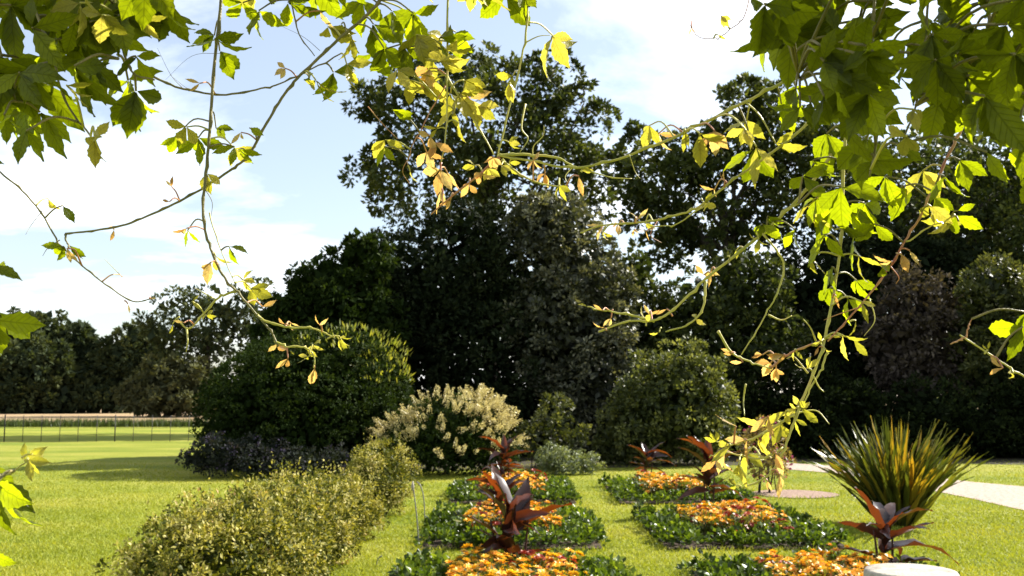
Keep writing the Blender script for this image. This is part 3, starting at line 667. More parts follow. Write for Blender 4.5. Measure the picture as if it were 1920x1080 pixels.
# stone pedestal: turned profile
pc = at(1708, 1068, 6.2)
prof = [(.02, 0), (.32, 0), (.32, .09), (.27, .10), (.23, .14), (.17, .2), (.145, .45), (.15, pc[2] - .22), (.19, pc[2] - .16), (.235, pc[2] - .12), (.245, pc[2] - .09), (.268, pc[2] - .075), (.275, pc[2] - .05), (.272, pc[2] - .02), (.262, pc[2] - .004), (.24, pc[2]), (.12, pc[2] + .003), (.004, pc[2] + .004)]
t = empty('stone_pedestal', (pc[0], pc[1], 0), 0, 'round pale stone pedestal top at the bottom right edge', 'pedestal')
def lathe(prof, n=40):
    th = np.linspace(0, 2 * np.pi, n, endpoint=False)
    V = np.array([(r * math.cos(a), r * math.sin(a), z) for r, z in prof for a in th])
    i = np.arange(len(prof) - 1)[:, None] * n; j = np.arange(n)[None]; j2 = (j + 1) % n
    return V, np.stack([i + j, i + j2, i + n + j2, i + n + j], -1).reshape(-1, 4)
V, F = lathe(prof[:9]); link('base', mesh('base', V, F, M['stone'], smooth=True), t)
V, F = lathe(prof[8:]); link('top_slab', mesh('top_slab', V, F, M['stone'], smooth=True), t)

# ------------------------------------------------------------------ mown grass, long grass
n = 420000
d = rng.uniform(8.5 ** .5, 30 ** .5, n) ** 2
x = rng.uniform(-.62, .62, n) * d
ok = ~in_bed(x, d, .02)
def poly_mask(x, y, poly):
    r = np.zeros(len(x), bool); j = len(poly) - 1
    for i in range(len(poly)):
        xi, yi = poly[i]; xj, yj = poly[j]
        r ^= ((yi > y) != (yj > y)) & (x < (xj - xi) * (y - yi) / (yj - yi + 1e-9) + xi); j = i
    return r
ok &= ~poly_mask(x, d, pn + pf) & ((x - mc[0]) ** 2 + (d - mc[1]) ** 2 > .66) & (rng.uniform(12, 30, n) > d)
x, d = x[ok], d[ok]; n = len(x)
h = rng.uniform(.018, .042, n) * np.where(in_bed(x, d, .10) | (((x - mc[0]) ** 2 + (d - mc[1]) ** 2) < .85), 2.0, 1.0); lean = rng.normal(0, .6, (n, 2)) * h[:, None]; a = rng.uniform(0, 6.283, n); wd = .0035 + .00028 * d
B = np.stack([x, d, np.full(n, .001)], 1); S = np.stack([np.cos(a) * wd, np.sin(a) * wd, np.zeros(n)], 1)
V = np.stack([B - S, B + S, B + np.stack([lean[:, 0], lean[:, 1], h], 1)], 1).reshape(-1, 3)
pr_ = .5 + .25 * np.sin(x * 1.3 + 2 * np.sin(d * .7)) * np.sin(d * 1.9)
o = link('mown_grass', mesh('mown_grass', V, np.arange(3 * n).reshape(-1, 3), M['grass'], np.repeat(np.clip(pr_ + rng.normal(0, .18, n), 0, 1), 3)))
tag(o, 'short mown grass of the sunlit lawn', 'grass', kind='stuff')
n = 16000
x = rng.uniform(-40, 2, n); y = MY + rng.normal(0, .35, n); h = rng.uniform(.25, .6, n); a = rng.uniform(0, 6.28, n)
B = np.stack([x, y, np.zeros(n)], 1); S = np.stack([np.cos(a) * .025, np.sin(a) * .025, np.zeros(n)], 1)
V = np.stack([B - S, B + S, B + np.stack([rng.normal(0, .08, n), rng.normal(0, .08, n), h], 1)], 1).reshape(-1, 3)
o = link('long_grass', mesh('long_grass', V, np.arange(3 * n).reshape(-1, 3), M['verge'], np.repeat(rng.uniform(0, 1, n), 3)))
tag(o, 'strip of longer dark grass at the edge of the dry meadow', 'grass', kind='stuff')

# ------------------------------------------------------------------ creeper hanging from a pergola over the camera
PZ = 2.86
t = empty('timber_pergola', (0, 1.75, 0), 0, 'weathered timber pergola overhead, above the top of the view', 'pergola')
for sx in (-2.6, 2.9):
    V, F = boxes([(sx - .06, sx + .06, -.06, .06, 0, PZ)]); link('post', mesh('post', V, F, M['timber']), t)
V, F = boxes([(-2.9, 3.2, -.04, .04, PZ, PZ + .14)]); link('beam', mesh('beam', V, F, M['timber']), t)

def canopy(x0, x1, y0, y1, n):
    P = np.stack([rng.uniform(x0, x1, n), rng.uniform(y0, y1, n), PZ + .10 + np.abs(rng.normal(0, .09, n)) + .12 * np.sin(rng.uniform(0, 3.14, n))], 1)
    D = unit(rand_dirs(n) * np.array([1, 1, .5]) + np.array([0, 0, -.4])); l = rng.uniform(.07, .12, n)
    return leaf_arrays(P, D, unit(rand_dirs(n) * .7 + np.array(SUNV)), l, l * .55, rng.uniform(0, 1, n))
V, F, r = join([canopy(.82, 1.5, 1.25, 1.62, 760), canopy(-.36, .1, 1.4, 1.78, 420)])  # leaf mass added out of view to shade the two upper clusters
o = tag(link('shade_canopy', mesh('shade_canopy', V, F, M['cr_m'], r)), 'unseen mass of leaves added above the view to shade the creeper', 'creeper', kind='stuff')
LM = []
def leaflet_mesh(kind, k):
    n = 13; t = np.linspace(0, 1, n); r_ = np.random.default_rng(100 + k)
    wv = .20 * np.sin(np.pi * t ** 1.02) ** 1.05 * (1 + .12 * np.sin(t * 5)); wv[0] = .012; wv[-1] = .004
    wv[-2] *= .72
    wv = wv * (1 + .09 * np.where(np.arange(n) % 2, 1, -1) * (t > .25) * (t < .95))
    ang = r_.uniform(-.1, .9) * t ** 1.4
    y = np.concatenate([[0], np.cumsum(np.cos(ang[1:]) / (n - 1))]); z = -np.concatenate([[0], np.cumsum(np.sin(ang[1:]) / (n - 1))])
    fold = r_.uniform(.1, .55); V = []
    for i in range(n):
        for s in (-1, -.5, 0, .5, 1):
            V.append((s * wv[i], y[i] + abs(s) * wv[i] * .12, z[i] + abs(s) * wv[i] * fold - (abs(s) ** 2) * wv[i] * .2 + .018 * math.sin(i * 1.7 + 3 * s)))
    F = [(5 * i + s, 5 * i + s + 1, 5 * i + s + 6, 5 * i + s + 5) for i in range(n - 1) for s in range(4)]
    return mesh('leaflet', np.array(V), np.array(F), M[kind], smooth=True)
LM = {k: [leaflet_mesh(m, i) for i in range(6)] for k, m in (('m', 'cr_m'), ('y', 'cr_y'), ('r', 'cr_r'))}

def frame(n, dvec):
    y = unit(dvec - n * np.dot(n, dvec)); x = np.cross(y, n); return Matrix((Vector(x), Vector(y), Vector(n))).transposed().to_4x4()

def shoot(label, depth, stems, leaves, base=None, tend=(), dvar=.1):
    """stems: (pixel line, radius in px, material[, depth change along it]); leaves: (x, y, leaflet px, angle, kind[, count[, depth offset]])
    angle 0 hangs straight down in the picture, positive swings to the right"""
    first = stems[0][0]
    b = at(first[0][0], first[0][1], depth)
    t = empty('creeper_shoot', b, 0, label, 'creeper', 'creeper shoots hanging from the pergola')
    allp = []
    for s in stems:
        pts, r, m = s[:3]; dd = s[3] if len(s) > 3 else (0, 0)
        D = np.linspace(dd[0], dd[1], len(pts))
        P = smooth_line([at(x, y, depth + D[i]) for i, (x, y) in enumerate(pts)], 7)
        P = P + np.cumsum(rng.normal(0, .0006, P.shape), 0) * np.sin(np.linspace(0, np.pi, len(P)))[:, None]
        rad = r * depth / F_PX * .43; kn = np.zeros(len(P)); kn[::5] = 1; P = P + (rng.normal(0, .0013, P.shape) * kn[:, None])
        rr = np.linspace(rad, rad * .5, len(P)) * rng.uniform(.92, 1.08, len(P))
        rr[::5] *= 1.35                                     # nodes
        V, Fs = tubes([(local(P, b), rr)], 7); link('stem', mesh('stem', V, Fs, M[m], smooth=True), t); allp.append(P)
    for pts, r, m in tend:
        P = smooth_line([at(x, y, depth + rng.normal(0, .01)) for x, y in pts], 6); rad = r * depth / F_PX * .5
        V, Fs = tubes([(local(P, b), np.linspace(rad, rad * .4, len(P)))], 5); link('tendril', mesh('tendril', V, Fs, M[m], smooth=True), t)
    A = np.concatenate(allp)
    for s, P in zip(stems, allp):                            # little side leaves and bud stalks at the nodes
        if s[2] == 'stem_o': continue
        for (x, y) in s[0][2:]:
            if rng.uniform() < .5 and y > 200:
                a = rng.uniform(-150, 150); leaves = list(leaves) + [(x + math.sin(R_(a)) * 12, y + math.cos(R_(a)) * 12, rng.uniform(18, 32), a, 'yyr'[rng.integers(0, 3)], int(rng.integers(1, 4)), 0.0)]
    for lf in leaves:
        x, y, sz, ang, kind = lf[:5]; sz *= 1.08; cnt = lf[5] if len(lf) > 5 else 5
        off = lf[6] if len(lf) > 6 else rng.normal(0, dvar * .5)
        H = at(x, y, depth + off); size = sz * (depth + off) / F_PX
        j = np.argmin(np.linalg.norm(A - H, axis=1)); S = A[j]
        if np.linalg.norm(S - H) < .012: S = S + rng.normal(0, .006, 3)
        mid = (S + H) / 2 + np.array([0, 0, .12 * np.linalg.norm(H - S)])
        P = smooth_line([S, mid, H], 4)
        V, Fs = tubes([(local(P, H), np.linspace(.0014, .0010, len(P)) * (1 + sz / 160))], 5)
        lo = link('leaf', mesh('leaf', V, Fs, M[{'r': 'stem_r', 'y': 'stem_y', 'm': 'stem_o'}[kind]], smooth=True), t); lo.location = Vector(H - b)
        v = unit(H - CAM)
        nrm = unit(-v + rng.normal(0, .42, 3) + np.array([-.45, 0, -.25]))
        if nrm @ v > -.15: nrm = unit(nrm - v * .5)
        a0 = R_(ang); down = -UPV * math.cos(a0) + RT * math.sin(a0)
        spread = {5: (-98, -47, 0, 48, 100), 4: (-70, -22, 25, 72), 3: (-58, 0, 58), 2: (-28, 24), 1: (0,)}[cnt]
        szs = {5: (.68, .92, 1, .92, .68), 4: (.75, 1, 1, .75), 3: (.85, 1, .85), 2: (1, .9), 1: (1,)}[cnt]
        for q, (an, s) in enumerate(zip(spread, szs)):
            an = R_(an + rng.normal(0, 9)); base_d = unit(down - nrm * np.dot(down, nrm))
            side = np.cross(nrm, base_d)
            dv = unit(base_d * math.cos(an) + side * math.sin(an))
            dv = unit(dv + np.array([0, 0, -.32]) + rng.normal(0, .2, 3))
            n2 = unit(nrm + rng.normal(0, .42, 3) + side * math.sin(an) * .35)
            o = link('leaflet', LM[kind][rng.integers(0, 6)], lo); ss = size * s * rng.uniform(.88, 1.1)
            o.matrix_local = Matrix.Translation(Vector(dv * size * .03)) @ frame(n2, dv) @ Matrix.Diagonal((ss * rng.uniform(.9, 1.12) * (.6 if cnt <= 2 and kind != 'm' else 1), ss, ss, 1))
    return t

def scatter(region, n, s0, s1, kinds='m', dz=(-.25, .25), ang=45):
    out = []
    for _ in range(n):
        x = rng.uniform(region[0], region[1]); y = rng.uniform(region[2], region[3])
        out.append((x, y, rng.uniform(s0, s1), rng.normal(0, ang), kinds[rng.integers(0, len(kinds))], 5, rng.uniform(*dz)))
    return out

TOP = -150
# 1 dense leaves in the upper left corner
shoot('dense dark creeper leaves filling the upper left corner', 1.4,
      [([(40, TOP), (60, 0), (95, 90), (120, 190), (170, 255)], 8, 'stem_o'), ([(240, TOP), (230, -20), (225, 60), (250, 140), (290, 150)], 8, 'stem_o'), ([(-60, TOP), (-30, 0), (0, 100), (30, 190)], 8, 'stem_o'), ([(320, TOP), (310, -40), (300, 20)], 6, 'stem_o'), ([(215, 0), (220, 60), (222, 110)], 4, 'stem_y')],
      [(20, 10, 125, 10, 'm'), (60, 130, 125, 5, 'm'), (15, 110, 120, -15, 'm'), (100, 40, 105, 20, 'm'), (150, 85, 95, -5, 'm'), (205, 60, 80, 30, 'm', 3), (240, 150, 100, 15, 'm'), (255, 170, 95, -10, 'm'), (45, 190, 100, 0, 'm', 3), (120, -20, 110, 0, 'm'), (175, 120, 85, 20, 'm', 3), (255, 105, 70, 60, 'm', 3), (290, 10, 75, 20, 'm', 3), (320, 5, 80, 10, 'm', 3),
       (192, 28, 62, -20, 'y', 5, -.1), (272, 35, 48, -20, 'y', 4, -.1), (125, 160, 55, 10, 'y', 3, -.12), (177, 255, 58, 20, 'y', 5, -.1), (50, 245, 60, 25, 'm', 2, -.1), (8, 215, 70, 5, 'm', 3), (75, 210, 85, 20, 'm', 3), (150, 5, 70, -20, 'y', 3, -.05), (5, 160, 100, -30, 'm')]
      + scatter((-10, 150, -10, 150), 9, 90, 120, 'm', (-.1, .15)) + scatter((140, 330, -20, 60), 7, 70, 95, 'm', (-.1, .1)) + scatter((-120, 330, -260, -20), 26, 90, 120, 'm', (-.2, .35)) + scatter((60, 380, -330, -140), 14, 100, 130, 'm', (-.1, .4)))  # last two sets stand above the view, added to shade this corner
# 2 left edge shoot
shoot('bright green creeper leaves poking in at the left edge', 1.25,
      [([(-260, -200), (-150, 100), (-90, 400), (-60, 700), (-40, 900)], 9, 'stem_o'), ([(-70, 600), (-40, 580), (-20, 570)], 5, 'stem_y'), ([(-40, 880), (0, 890), (40, 870), (55, 862)], 5, 'stem_y'), ([(-60, 480), (-30, 490), (-20, 495)], 4, 'stem_y')],
      [(-24, 512, 74, 70, 'm', 2), (-22, 500, 70, 40, 'm', 2), (-2, 585, 98, 4, 'm', 3), (-12, 600, 90, 25, 'm', 2), (-6, 905, 115, 12, 'm', 3), (-10, 900, 108, 50, 'm', 2), (-14, 870, 85, 20, 'm', 3), (52, 862, 42, 60, 'y', 3), (48, 866, 42, 150, 'y', 3), (-20, 1035, 60, 30, 'm', 3), (-60, 300, 90, 0, 'm')])
# 3 long stem on the left
shoot('slim creeper stem sloping down from the left edge to a small tip', 1.75,
      [([(-170, TOP), (-120, 150), (-50, 270), (0, 320), (60, 372), (112, 452), (150, 490), (200, 532), (250, 564), (285, 560)], 5, 'stem_o')],
      [(118, 462, 42, -30, 'm', 3), (126, 466, 40, 5, 'r', 2), (90, 372, 38, 30, 'y', 2), (240, 570, 18, 5, 'r', 1), (225, 515, 10, 0, 'r', 1), (118, 385, 40, 40, 'm', 1), (280, 560, 14, 110, 'r', 1)],
      tend=[([(112, 450), (90, 465), (80, 480)], 2, 'stem_o'), ([(80, 395), (60, 420), (48, 440)], 1.6, 'stem_o'), ([(225, 515), (205, 495), (195, 485)], 1.4, 'stem_y')])
# 4 vertical stem
shoot('straight vertical creeper stem in the left sky ending in yellow tips before the dome', 1.8,
      [([(425, TOP), (415, 0), (402, 130), (395, 250), (385, 360), (386, 420), (400, 478), (430, 530), (455, 556), (485, 592), (510, 622), (522, 650)], 8, 'stem_o'), ([(440, 545), (405, 562), (375, 590), (350, 615), (333, 600)], 6, 'stem_y'), ([(482, 590), (500, 603), (545, 612), (590, 616), (625, 632)], 6, 'stem_y'), ([(515, 640), (540, 650), (575, 650), (590, 668), (588, 690)], 5, 'stem_y'), ([(392, 400), (410, 460), (440, 530)], 3, 'stem_y')],
      [(403, 72, 68, 60, 'm', 3), (402, 66, 48, -100, 'm', 3), (412, 95, 60, 20, 'm', 2), (332, 255, 40, -20, 'm', 3), (372, 258, 62, 10, 'm', 4), (350, 238, 48, -30, 'y', 3), (440, 278, 42, 30, 'y', 3), (388, 325, 42, 10, 'y', 3), (405, 240, 40, 70, 'm', 2), (440, 275, 40, -50, 'm', 2),
       (350, 428, 30, -60, 'r', 2), (352, 432, 32, 10, 'm', 2), (430, 462, 36, 30, 'm', 2), (395, 492, 44, -60, 'r', 3), (404, 480, 40, 10, 'y', 2), (470, 540, 40, 60, 'y', 3), (455, 525, 30, 70, 'y', 3), (492, 575, 28, 110, 'r', 2), (520, 645, 26, 10, 'r', 3), (545, 605, 20, 20, 'r', 2), (590, 690, 44, -20, 'r', 2), (540, 672, 30, -40, 'r', 2), (600, 610, 22, 160, 'r', 2), (360, 565, 22, 100, 'y', 2), (635, 636, 26, 70, 'y', 3), (345, 605, 18, -120, 'r', 1), (575, 655, 22, 60, 'y', 3)],
      tend=[([(385, 355), (398, 380), (395, 410)], 2, 'stem_o'), ([(350, 615), (352, 640), (349, 660)], 4, 'stem_y'), ([(405, 562), (380, 548), (365, 540)], 3, 'stem_y'), ([(415, 100), (360, 105), (310, 150)], 1, 'stem_o')])
# 5 long arching stem
shoot('long creeper stem arching from the top down to the left over the sky', 1.85,
      [([(740, TOP), (720, -20), (690, 25), (640, 65), (590, 110), (545, 155), (510, 215), (470, 285), (440, 310), (380, 350), (310, 387), (240, 417), (180, 430), (122, 438)], 8, 'stem_o'), ([(270, 130), (295, 148), (345, 168), (415, 180), (490, 168), (545, 150), (640, 100)], 6, 'stem_o', (0, .02)), ([(545, 0), (560, 60), (590, 105)], 4, 'stem_o'), ([(122, 438), (128, 450), (130, 465)], 5, 'stem_o')],
      [(485, 20, 72, 5, 'm', 3), (540, 5, 64, 60, 'm', 3), (455, 5, 60, -30, 'm', 3), (615, 50, 60, 20, 'y', 3), (640, 45, 62, -10, 'm', 2), (592, 150, 62, 5, 'y', 3), (625, 135, 70, 30, 'm', 3), (650, 120, 55, 60, 'y', 3), (580, 145, 42, -60, 'm', 2), (322, 350, 22, 160, 'r', 2), (318, 378, 18, -120, 'r', 1), (214, 430, 26, 0, 'r', 1), (452, 248, 26, -30, 'r', 2), (468, 240, 34, 90, 'm', 1), (535, 128, 24, -60, 'r', 3), (375, 156, 26, -120, 'r', 2), (448, 280, 42, 40, 'm', 2), (700, 45, 75, 5, 'm', 3), (735, 20, 72, 25, 'm', 3), (680, 0, 70, -20, 'm', 3), (775, 25, 70, 10, 'm', 4), (660, 70, 48, 15, 'y', 2), (130, 460, 36, 10, 'm', 2), (600, 20, 40, 30, 'r', 2), (720, 90, 62, -10, 'm', 3), (800, 60, 60, 20, 'y', 3)]
      + scatter((420, 830, -200, -40), 16, 70, 100, 'mmy', (-.1, .2)),
      tend=[([(345, 168), (320, 140), (295, 90)], 1.3, 'stem_o'), ([(370, 172), (350, 165), (318, 140)], 1.2, 'stem_o'), ([(600, 95), (570, 70), (530, 50)], 1.2, 'stem_o')])
# 6 centre shoots
shoot('pale young creeper shoot hanging before the tall tree', 1.85,
      [([(850, TOP), (840, 0), (836, 130), (832, 240), (826, 310)], 6, 'stem_y'), ([(836, 140), (880, 215), (926, 290)], 6, 'stem_y'), ([(836, 160), (800, 220), (770, 280), (765, 310)], 3, 'stem_r'), ([(826, 305), (828, 340), (830, 385)], 5, 'stem_r')],
      [(805, 128, 52, -30, 'r', 3), (790, 140, 50, 30, 'y', 3), (825, 115, 56, 40, 'y', 4), (862, 175, 62, 30, 'y', 4), (850, 205, 48, -30, 'y', 2), (880, 185, 52, 45, 'r', 3), (735, 205, 48, 60, 'm', 2), (722, 262, 44, -10, 'y', 3), (720, 275, 40, 20, 'm', 2), (806, 255, 36, -30, 'r', 3), (815, 268, 42, 10, 'r', 3), (826, 318, 46, -20, 'r', 3), (838, 322, 44, 35, 'r', 2), (828, 355, 50, -5, 'r', 2), (780, 65, 60, 20, 'y', 3), (855, 60, 55, 15, 'm', 4), (825, 70, 60, 0, 'm', 3), (760, 90, 60, 0, 'm', 4)]
      + [(870, 150, 60, 60, 'y', 3), (845, 175, 66, 10, 'y', 3), (815, 150, 58, -50, 'y', 3), (800, 100, 62, 10, 'y', 4), (840, 95, 56, 50, 'y', 3), (895, 200, 54, 70, 'y', 3), (770, 150, 50, -20, 'y', 3), (700, 100, 60, 10, 'm', 3), (745, 130, 52, 30, 'y', 3), (860, 230, 46, 20, 'y', 2), (800, 285, 40, 10, 'r', 3)]
      + scatter((760, 900, -160, -30), 6, 60, 85, 'my', (-.1, .2)),
      tend=[([(985, 195), (978, 240), (990, 260), (975, 285)], 4, 'stem_y'), ([(690, 200), (720, 235), (745, 260)], 2.4, 'stem_r'), ([(770, 290), (755, 320), (768, 345)], 2, 'stem_r')])
shoot('creeper shoot with one pale five part leaf at the top centre', 1.85,
      [([(1000, TOP), (990, 0), (986, 70), (965, 165), (942, 265), (932, 296)], 6, 'stem_y')],
      [(890, -20, 55, 10, 'm', 3), (948, -8, 76, 0, 'm', 3), (985, -8, 52, 20, 'm', 3), (1036, 66, 72, 0, 'y', 5), (962, 142, 42, -40, 'y', 3), (955, 155, 40, 20, 'y', 3), (930, -60, 80, 0, 'm')],
      tend=[([(985, 80), (1010, 68), (1034, 66)], 3, 'stem_y')])
# 7 right long arm
shoot('long yellow creeper stem reaching left from the right hand leaves to a flowering tip', 1.75,
      [([(1640, TOP), (1590, 0), (1540, 90), (1480, 145), (1400, 190), (1300, 240), (1180, 290), (1080, 312), (1000, 300), (935, 292)], 9, 'stem_y'), ([(935, 295), (880, 345), (808, 402)], 6, 'stem_r'), ([(940, 300), (990, 335), (1060, 352)], 6, 'stem_y'), ([(1075, 312), (1130, 330), (1185, 335)], 4, 'stem_y'), ([(935, 292), (975, 290), (1040, 296), (1075, 312)], 8, 'stem_y')],
      [(925, 295, 26, -40, 'r', 4), (905, 325, 34, -30, 'r', 3), (915, 315, 30, 10, 'y', 3), (880, 345, 30, -50, 'r', 3), (940, 310, 26, 30, 'y', 3), (955, 305, 28, 60, 'y', 3), (1022, 325, 30, -10, 'r', 3), (1048, 348, 32, 50, 'y', 3), (1000, 300, 24, 20, 'r', 3), (890, 310, 22, -90, 'y', 3), (1085, 330, 38, 5, 'r', 1), (845, 375, 26, -60, 'r', 2),
       (1218, 235, 44, -30, 'y', 3), (1235, 250, 42, 60, 'r', 2), (1312, 250, 58, 0, 'y', 3), (1340, 245, 46, 10, 'r', 3), (1285, 245, 40, -10, 'y', 2), (1400, 225, 52, 40, 'y', 3), (1395, 240, 46, -20, 'y', 3), (1412, 280, 84, 0, 'm', 3), (1418, 275, 70, 10, 'y', 2), (1455, 270, 52, 30, 'y', 3), (1465, 195, 60, 10, 'm', 3), (1490, 160, 62, -10, 'm', 3)],
      tend=[([(1000, 302), (1000, 275), (1018, 255), (1020, 235)], 2.5, 'stem_y'), ([(1180, 290), (1190, 320), (1200, 335)], 2, 'stem_y'), ([(1075, 312), (1060, 330), (1065, 345)], 2.5, 'stem_y')])
# 8 two lower arms
shoot('red tipped creeper twig pointing left beneath the long yellow stem', 1.75,
      [([(1560, 180), (1500, 245), (1430, 300), (1365, 345), (1310, 388), (1250, 408), (1195, 418), (1130, 422), (1088, 436)], 7, 'stem_y'), ([(1330, 380), (1310, 392), (1270, 418), (1220, 425)], 4, 'stem_y')],
      [(1195, 412, 30, 170, 'r', 2), (1130, 424, 34, -70, 'r', 2), (1160, 420, 24, -60, 'r', 3), (1210, 418, 24, 60, 'y', 2), (1340, 355, 26, -70, 'r', 2), (1360, 340, 26, 130, 'r', 2)],
      tend=[([(1235, 410), (1220, 440), (1240, 455)], 2, 'stem_r')])
shoot('creeper twig ending in a red claw above the round shrub', 1.75,
      [([(1560, 290), (1500, 370), (1440, 430), (1380, 478), (1320, 528), (1262, 582), (1225, 603), (1180, 605), (1122, 622)], 8, 'stem_y'), ([(1228, 602), (1190, 592), (1150, 585), (1112, 580)], 6, 'stem_y'), ([(1322, 530), (1318, 570), (1295, 605), (1248, 622)], 6, 'stem_y')],
      [(1135, 615, 26, -80, 'r', 2), (1320, 515, 26, 140, 'r', 3), (1332, 512, 26, 40, 'r', 2), (1218, 590, 24, 175, 'r', 2), (1430, 420, 48, 5, 'm', 3), (1440, 405, 44, 10, 'm', 3), (1380, 470, 20, 20, 'y', 2), (1130, 582, 20, -160, 'r', 1)])
# 9 main mass on the right
shoot('thick mass of large dark creeper leaves hanging in the upper right corner', 1.28,
      [([(1500, TOP), (1490, -20), (1480, 60), (1500, 150)], 8, 'stem_o'), ([(1650, TOP), (1640, -20), (1630, 100), (1640, 240), (1630, 330)], 9, 'stem_o'), ([(1860, TOP), (1858, 0), (1850, 90), (1845, 180)], 9, 'stem_o'), ([(1960, TOP), (1950, 50), (1920, 200), (1900, 290)], 8, 'stem_o'), ([(1750, TOP), (1740, 0), (1730, 120), (1720, 200), (1690, 270)], 7, 'stem_o')],
      scatter((1430, 1640, -10, 70), 12, 80, 112, 'm') + scatter((1560, 1800, 10, 150), 14, 85, 118, 'm') + scatter((1760, 1940, -10, 200), 14, 90, 125, 'm') + scatter((1480, 1700, 70, 190), 10, 70, 100, 'm')
      + [(1845, 180, 140, 0, 'm', 5, -.1), (1580, 215, 115, 0, 'm', 3, 0), (1600, 180, 110, 10, 'm', 3, .1), (1500, 200, 66, 10, 'm', 3, -.1), (1492, 165, 60, -10, 'm', 3, -.1), (1545, 180, 62, 10, 'm', 3, -.15), (1520, 190, 58, 30, 'm', 3, -.1), (1640, 300, 78, 5, 'm', 3, 0), (1625, 260, 90, 0, 'm', 3, .1), (1700, 255, 56, -30, 'y', 3, -.15), (1712, 205, 42, 20, 'y', 3, -.1), (1690, 270, 52, 60, 'm', 2, -.1), (1850, 285, 66, 0, 'm', 2, -.1), (1900, 250, 66, 0, 'm', 3, -.1), (1915, 270, 66, 10, 'm', 3, -.1), (1760, 190, 90, -20, 'm', 3, 0), (1930, 330, 50, 0, 'm', 3, 0), (1785, 120, 120, 20, 'm', 5, .1), (1890, 120, 120, -20, 'm', 5, .1)]
      + scatter((1420, 2050, -330, -30), 46, 100, 140, 'm', (-.3, .45)) + scatter((1940, 2080, -120, 220), 9, 110, 150, 'm', (-.2, .4)))  # unseen leaves above and to the right, added to shade the mass
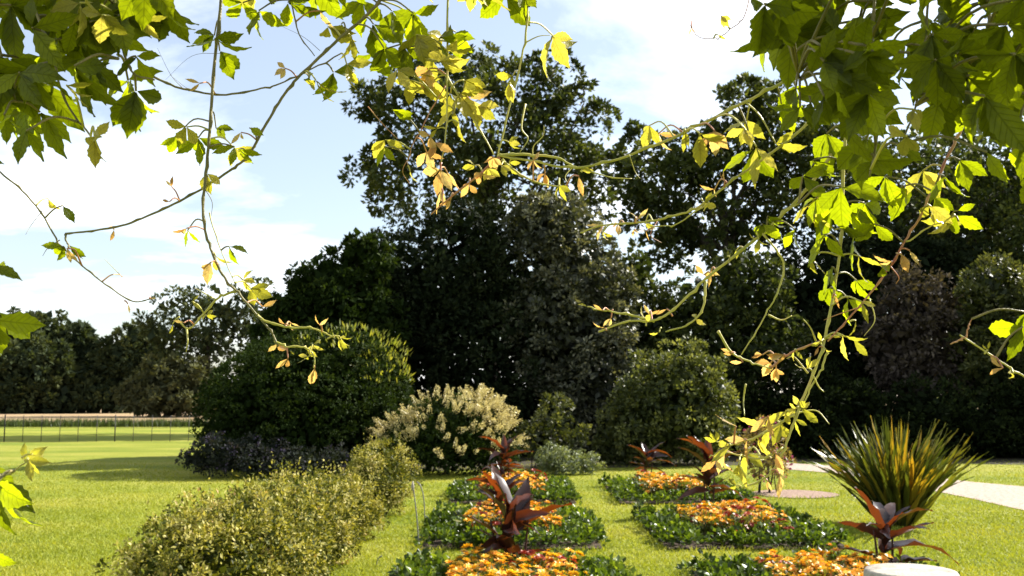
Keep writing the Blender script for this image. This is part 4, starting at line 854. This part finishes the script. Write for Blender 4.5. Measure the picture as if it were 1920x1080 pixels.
# 10 hanging stem on the right and what it carries
shoot('long hanging creeper stem on the right ending in pale curled leaves', 1.7,
      [([(1590, 200), (1580, 320), (1577, 430), (1563, 545), (1542, 640), (1522, 700), (1492, 772), (1470, 832), (1440, 890), (1392, 915)], 8, 'stem_y'), ([(1550, 660), (1535, 705), (1505, 765), (1488, 800)], 5, 'stem_y'), ([(1432, 440), (1470, 490), (1462, 545), (1440, 590), (1390, 665)], 5, 'stem_y'), ([(1346, 620), (1372, 662), (1405, 678), (1448, 692)], 6, 'stem_y'), ([(1490, 775), (1430, 815), (1390, 832), (1350, 838)], 6, 'stem_y'), ([(1470, 840), (1420, 862), (1360, 850), (1330, 858)], 5, 'stem_y'), ([(1445, 690), (1480, 665), (1525, 645), (1548, 635)], 6, 'stem_r'), ([(1500, 380), (1470, 400), (1430, 440)], 4, 'stem_y')],
      [(1505, 330, 62, 10, 'm', 3), (1525, 300, 70, -15, 'm', 3), (1545, 440, 62, -30, 'm', 3), (1600, 440, 60, 20, 'm', 3), (1610, 480, 52, 30, 'y', 2), (1560, 500, 56, -10, 'm', 2), (1490, 430, 46, -20, 'm', 2), (1620, 380, 64, 15, 'm', 3), (1550, 250, 80, 0, 'm', 3), (1515, 385, 50, -10, 'y', 3), (1590, 560, 44, 30, 'm', 2),
       (1577, 350, 95, 0, 'm', 3), (1560, 395, 72, -25, 'm', 3), (1590, 395, 70, 25, 'm', 3), (1578, 420, 60, 5, 'm', 2), (1520, 478, 50, 10, 'y', 2), (1530, 370, 60, -30, 'm', 3), (1605, 525, 46, 5, 'm', 3), (1556, 540, 40, -10, 'm', 3), (1567, 555, 26, 30, 'r', 2), (1615, 565, 40, 70, 'y', 2), (1580, 628, 52, 60, 'y', 2), (1600, 635, 42, 50, 'y', 1), (1548, 655, 22, 10, 'y', 1), (1445, 680, 34, -40, 'r', 3), (1470, 665, 34, -80, 'r', 3), (1455, 690, 30, 10, 'r', 3), (1430, 665, 26, -110, 'r', 2), (1490, 655, 26, 30, 'y', 2),
       (1500, 762, 58, 60, 'y', 1), (1478, 770, 52, -60, 'y', 2), (1490, 785, 30, 30, 'y', 2), (1440, 800, 50, -50, 'y', 2), (1400, 825, 50, -70, 'r', 2), (1420, 820, 46, 20, 'y', 2), (1370, 835, 46, -100, 'y', 2), (1360, 840, 52, -40, 'r', 2), (1345, 858, 46, -10, 'r', 2), (1455, 850, 42, 20, 'r', 3), (1462, 890, 46, 20, 'r', 2), (1400, 850, 42, 50, 'y', 3), (1440, 780, 46, -20, 'r', 2), (1380, 800, 42, 170, 'r', 1), (1465, 795, 40, -30, 'y', 3), (1385, 870, 50, -20, 'y', 2)],
      tend=[([(1440, 590), (1465, 600), (1485, 592)], 4, 'stem_y'), ([(1530, 640), (1520, 615), (1506, 598)], 4, 'stem_y'), ([(1525, 705), (1535, 725), (1545, 735)], 4, 'stem_y'), ([(1515, 700), (1490, 670), (1475, 672)], 4, 'stem_y'), ([(1490, 775), (1530, 770), (1555, 795)], 4, 'stem_y'), ([(1398, 720), (1394, 750), (1396, 780)], 4, 'stem_y')])
# 11
shoot('brownish creeper stem slanting from the right corner to join the hanging stem', 1.66,
      [([(1850, 130), (1810, 230), (1775, 300), (1740, 385), (1690, 470), (1650, 530), (1600, 590), (1552, 640)], 7, 'stem_r'), ([(1700, 455), (1745, 430), (1790, 405)], 4, 'stem_y')],
      [(1788, 404, 62, -25, 'y', 3), (1792, 404, 52, 35, 'm', 2), (1796, 395, 34, 170, 'm', 1), (1742, 385, 56, 10, 'y', 3), (1752, 370, 50, 50, 'm', 2), (1690, 475, 36, 10, 'r', 3), (1706, 470, 34, 40, 'r', 2), (1672, 490, 34, -60, 'r', 2), (1640, 420, 60, -20, 'm', 3), (1660, 330, 75, -10, 'm', 3), (1690, 350, 60, 20, 'm', 2), (1800, 300, 60, 20, 'm', 3), (1770, 330, 60, -20, 'm', 3), (1730, 320, 56, 10, 'y', 3), (1655, 500, 44, -20, 'm', 2)],
      tend=[([(1670, 500), (1685, 520), (1680, 532)], 3, 'stem_r'), ([(1630, 560), (1640, 600), (1620, 630)], 3, 'stem_y'), ([(1615, 575), (1570, 590), (1545, 600)], 2.5, 'stem_r')])
# 12 right edge
shoot('short creeper twig with a red fork poking in at the right edge', 1.5,
      [([(2060, 200), (2040, 500), (2000, 760), (1960, 730), (1920, 700), (1860, 665), (1800, 628)], 7, 'stem_y'), ([(1808, 632), (1795, 640), (1782, 645)], 5, 'stem_r'), ([(1812, 632), (1816, 610), (1822, 598)], 4, 'stem_r')],
      [(1925, 585, 52, -50, 'm', 2), (1918, 612, 74, -40, 'm', 2), (1880, 690, 34, -70, 'r', 2), (1900, 700, 32, -20, 'y', 2)])
# 13 thin twig
shoot('thread thin creeper twig against the white cloud at the top', 1.7,
      [([(1430, -140), (1400, 20), (1375, 55), (1345, 74), (1312, 70), (1295, 48)], 2.6, 'stem_r')],
      [(1352, 30, 26, 20, 'y', 4), (1345, 64, 20, 60, 'y', 2), (1296, 52, 14, 0, 'r', 2)])
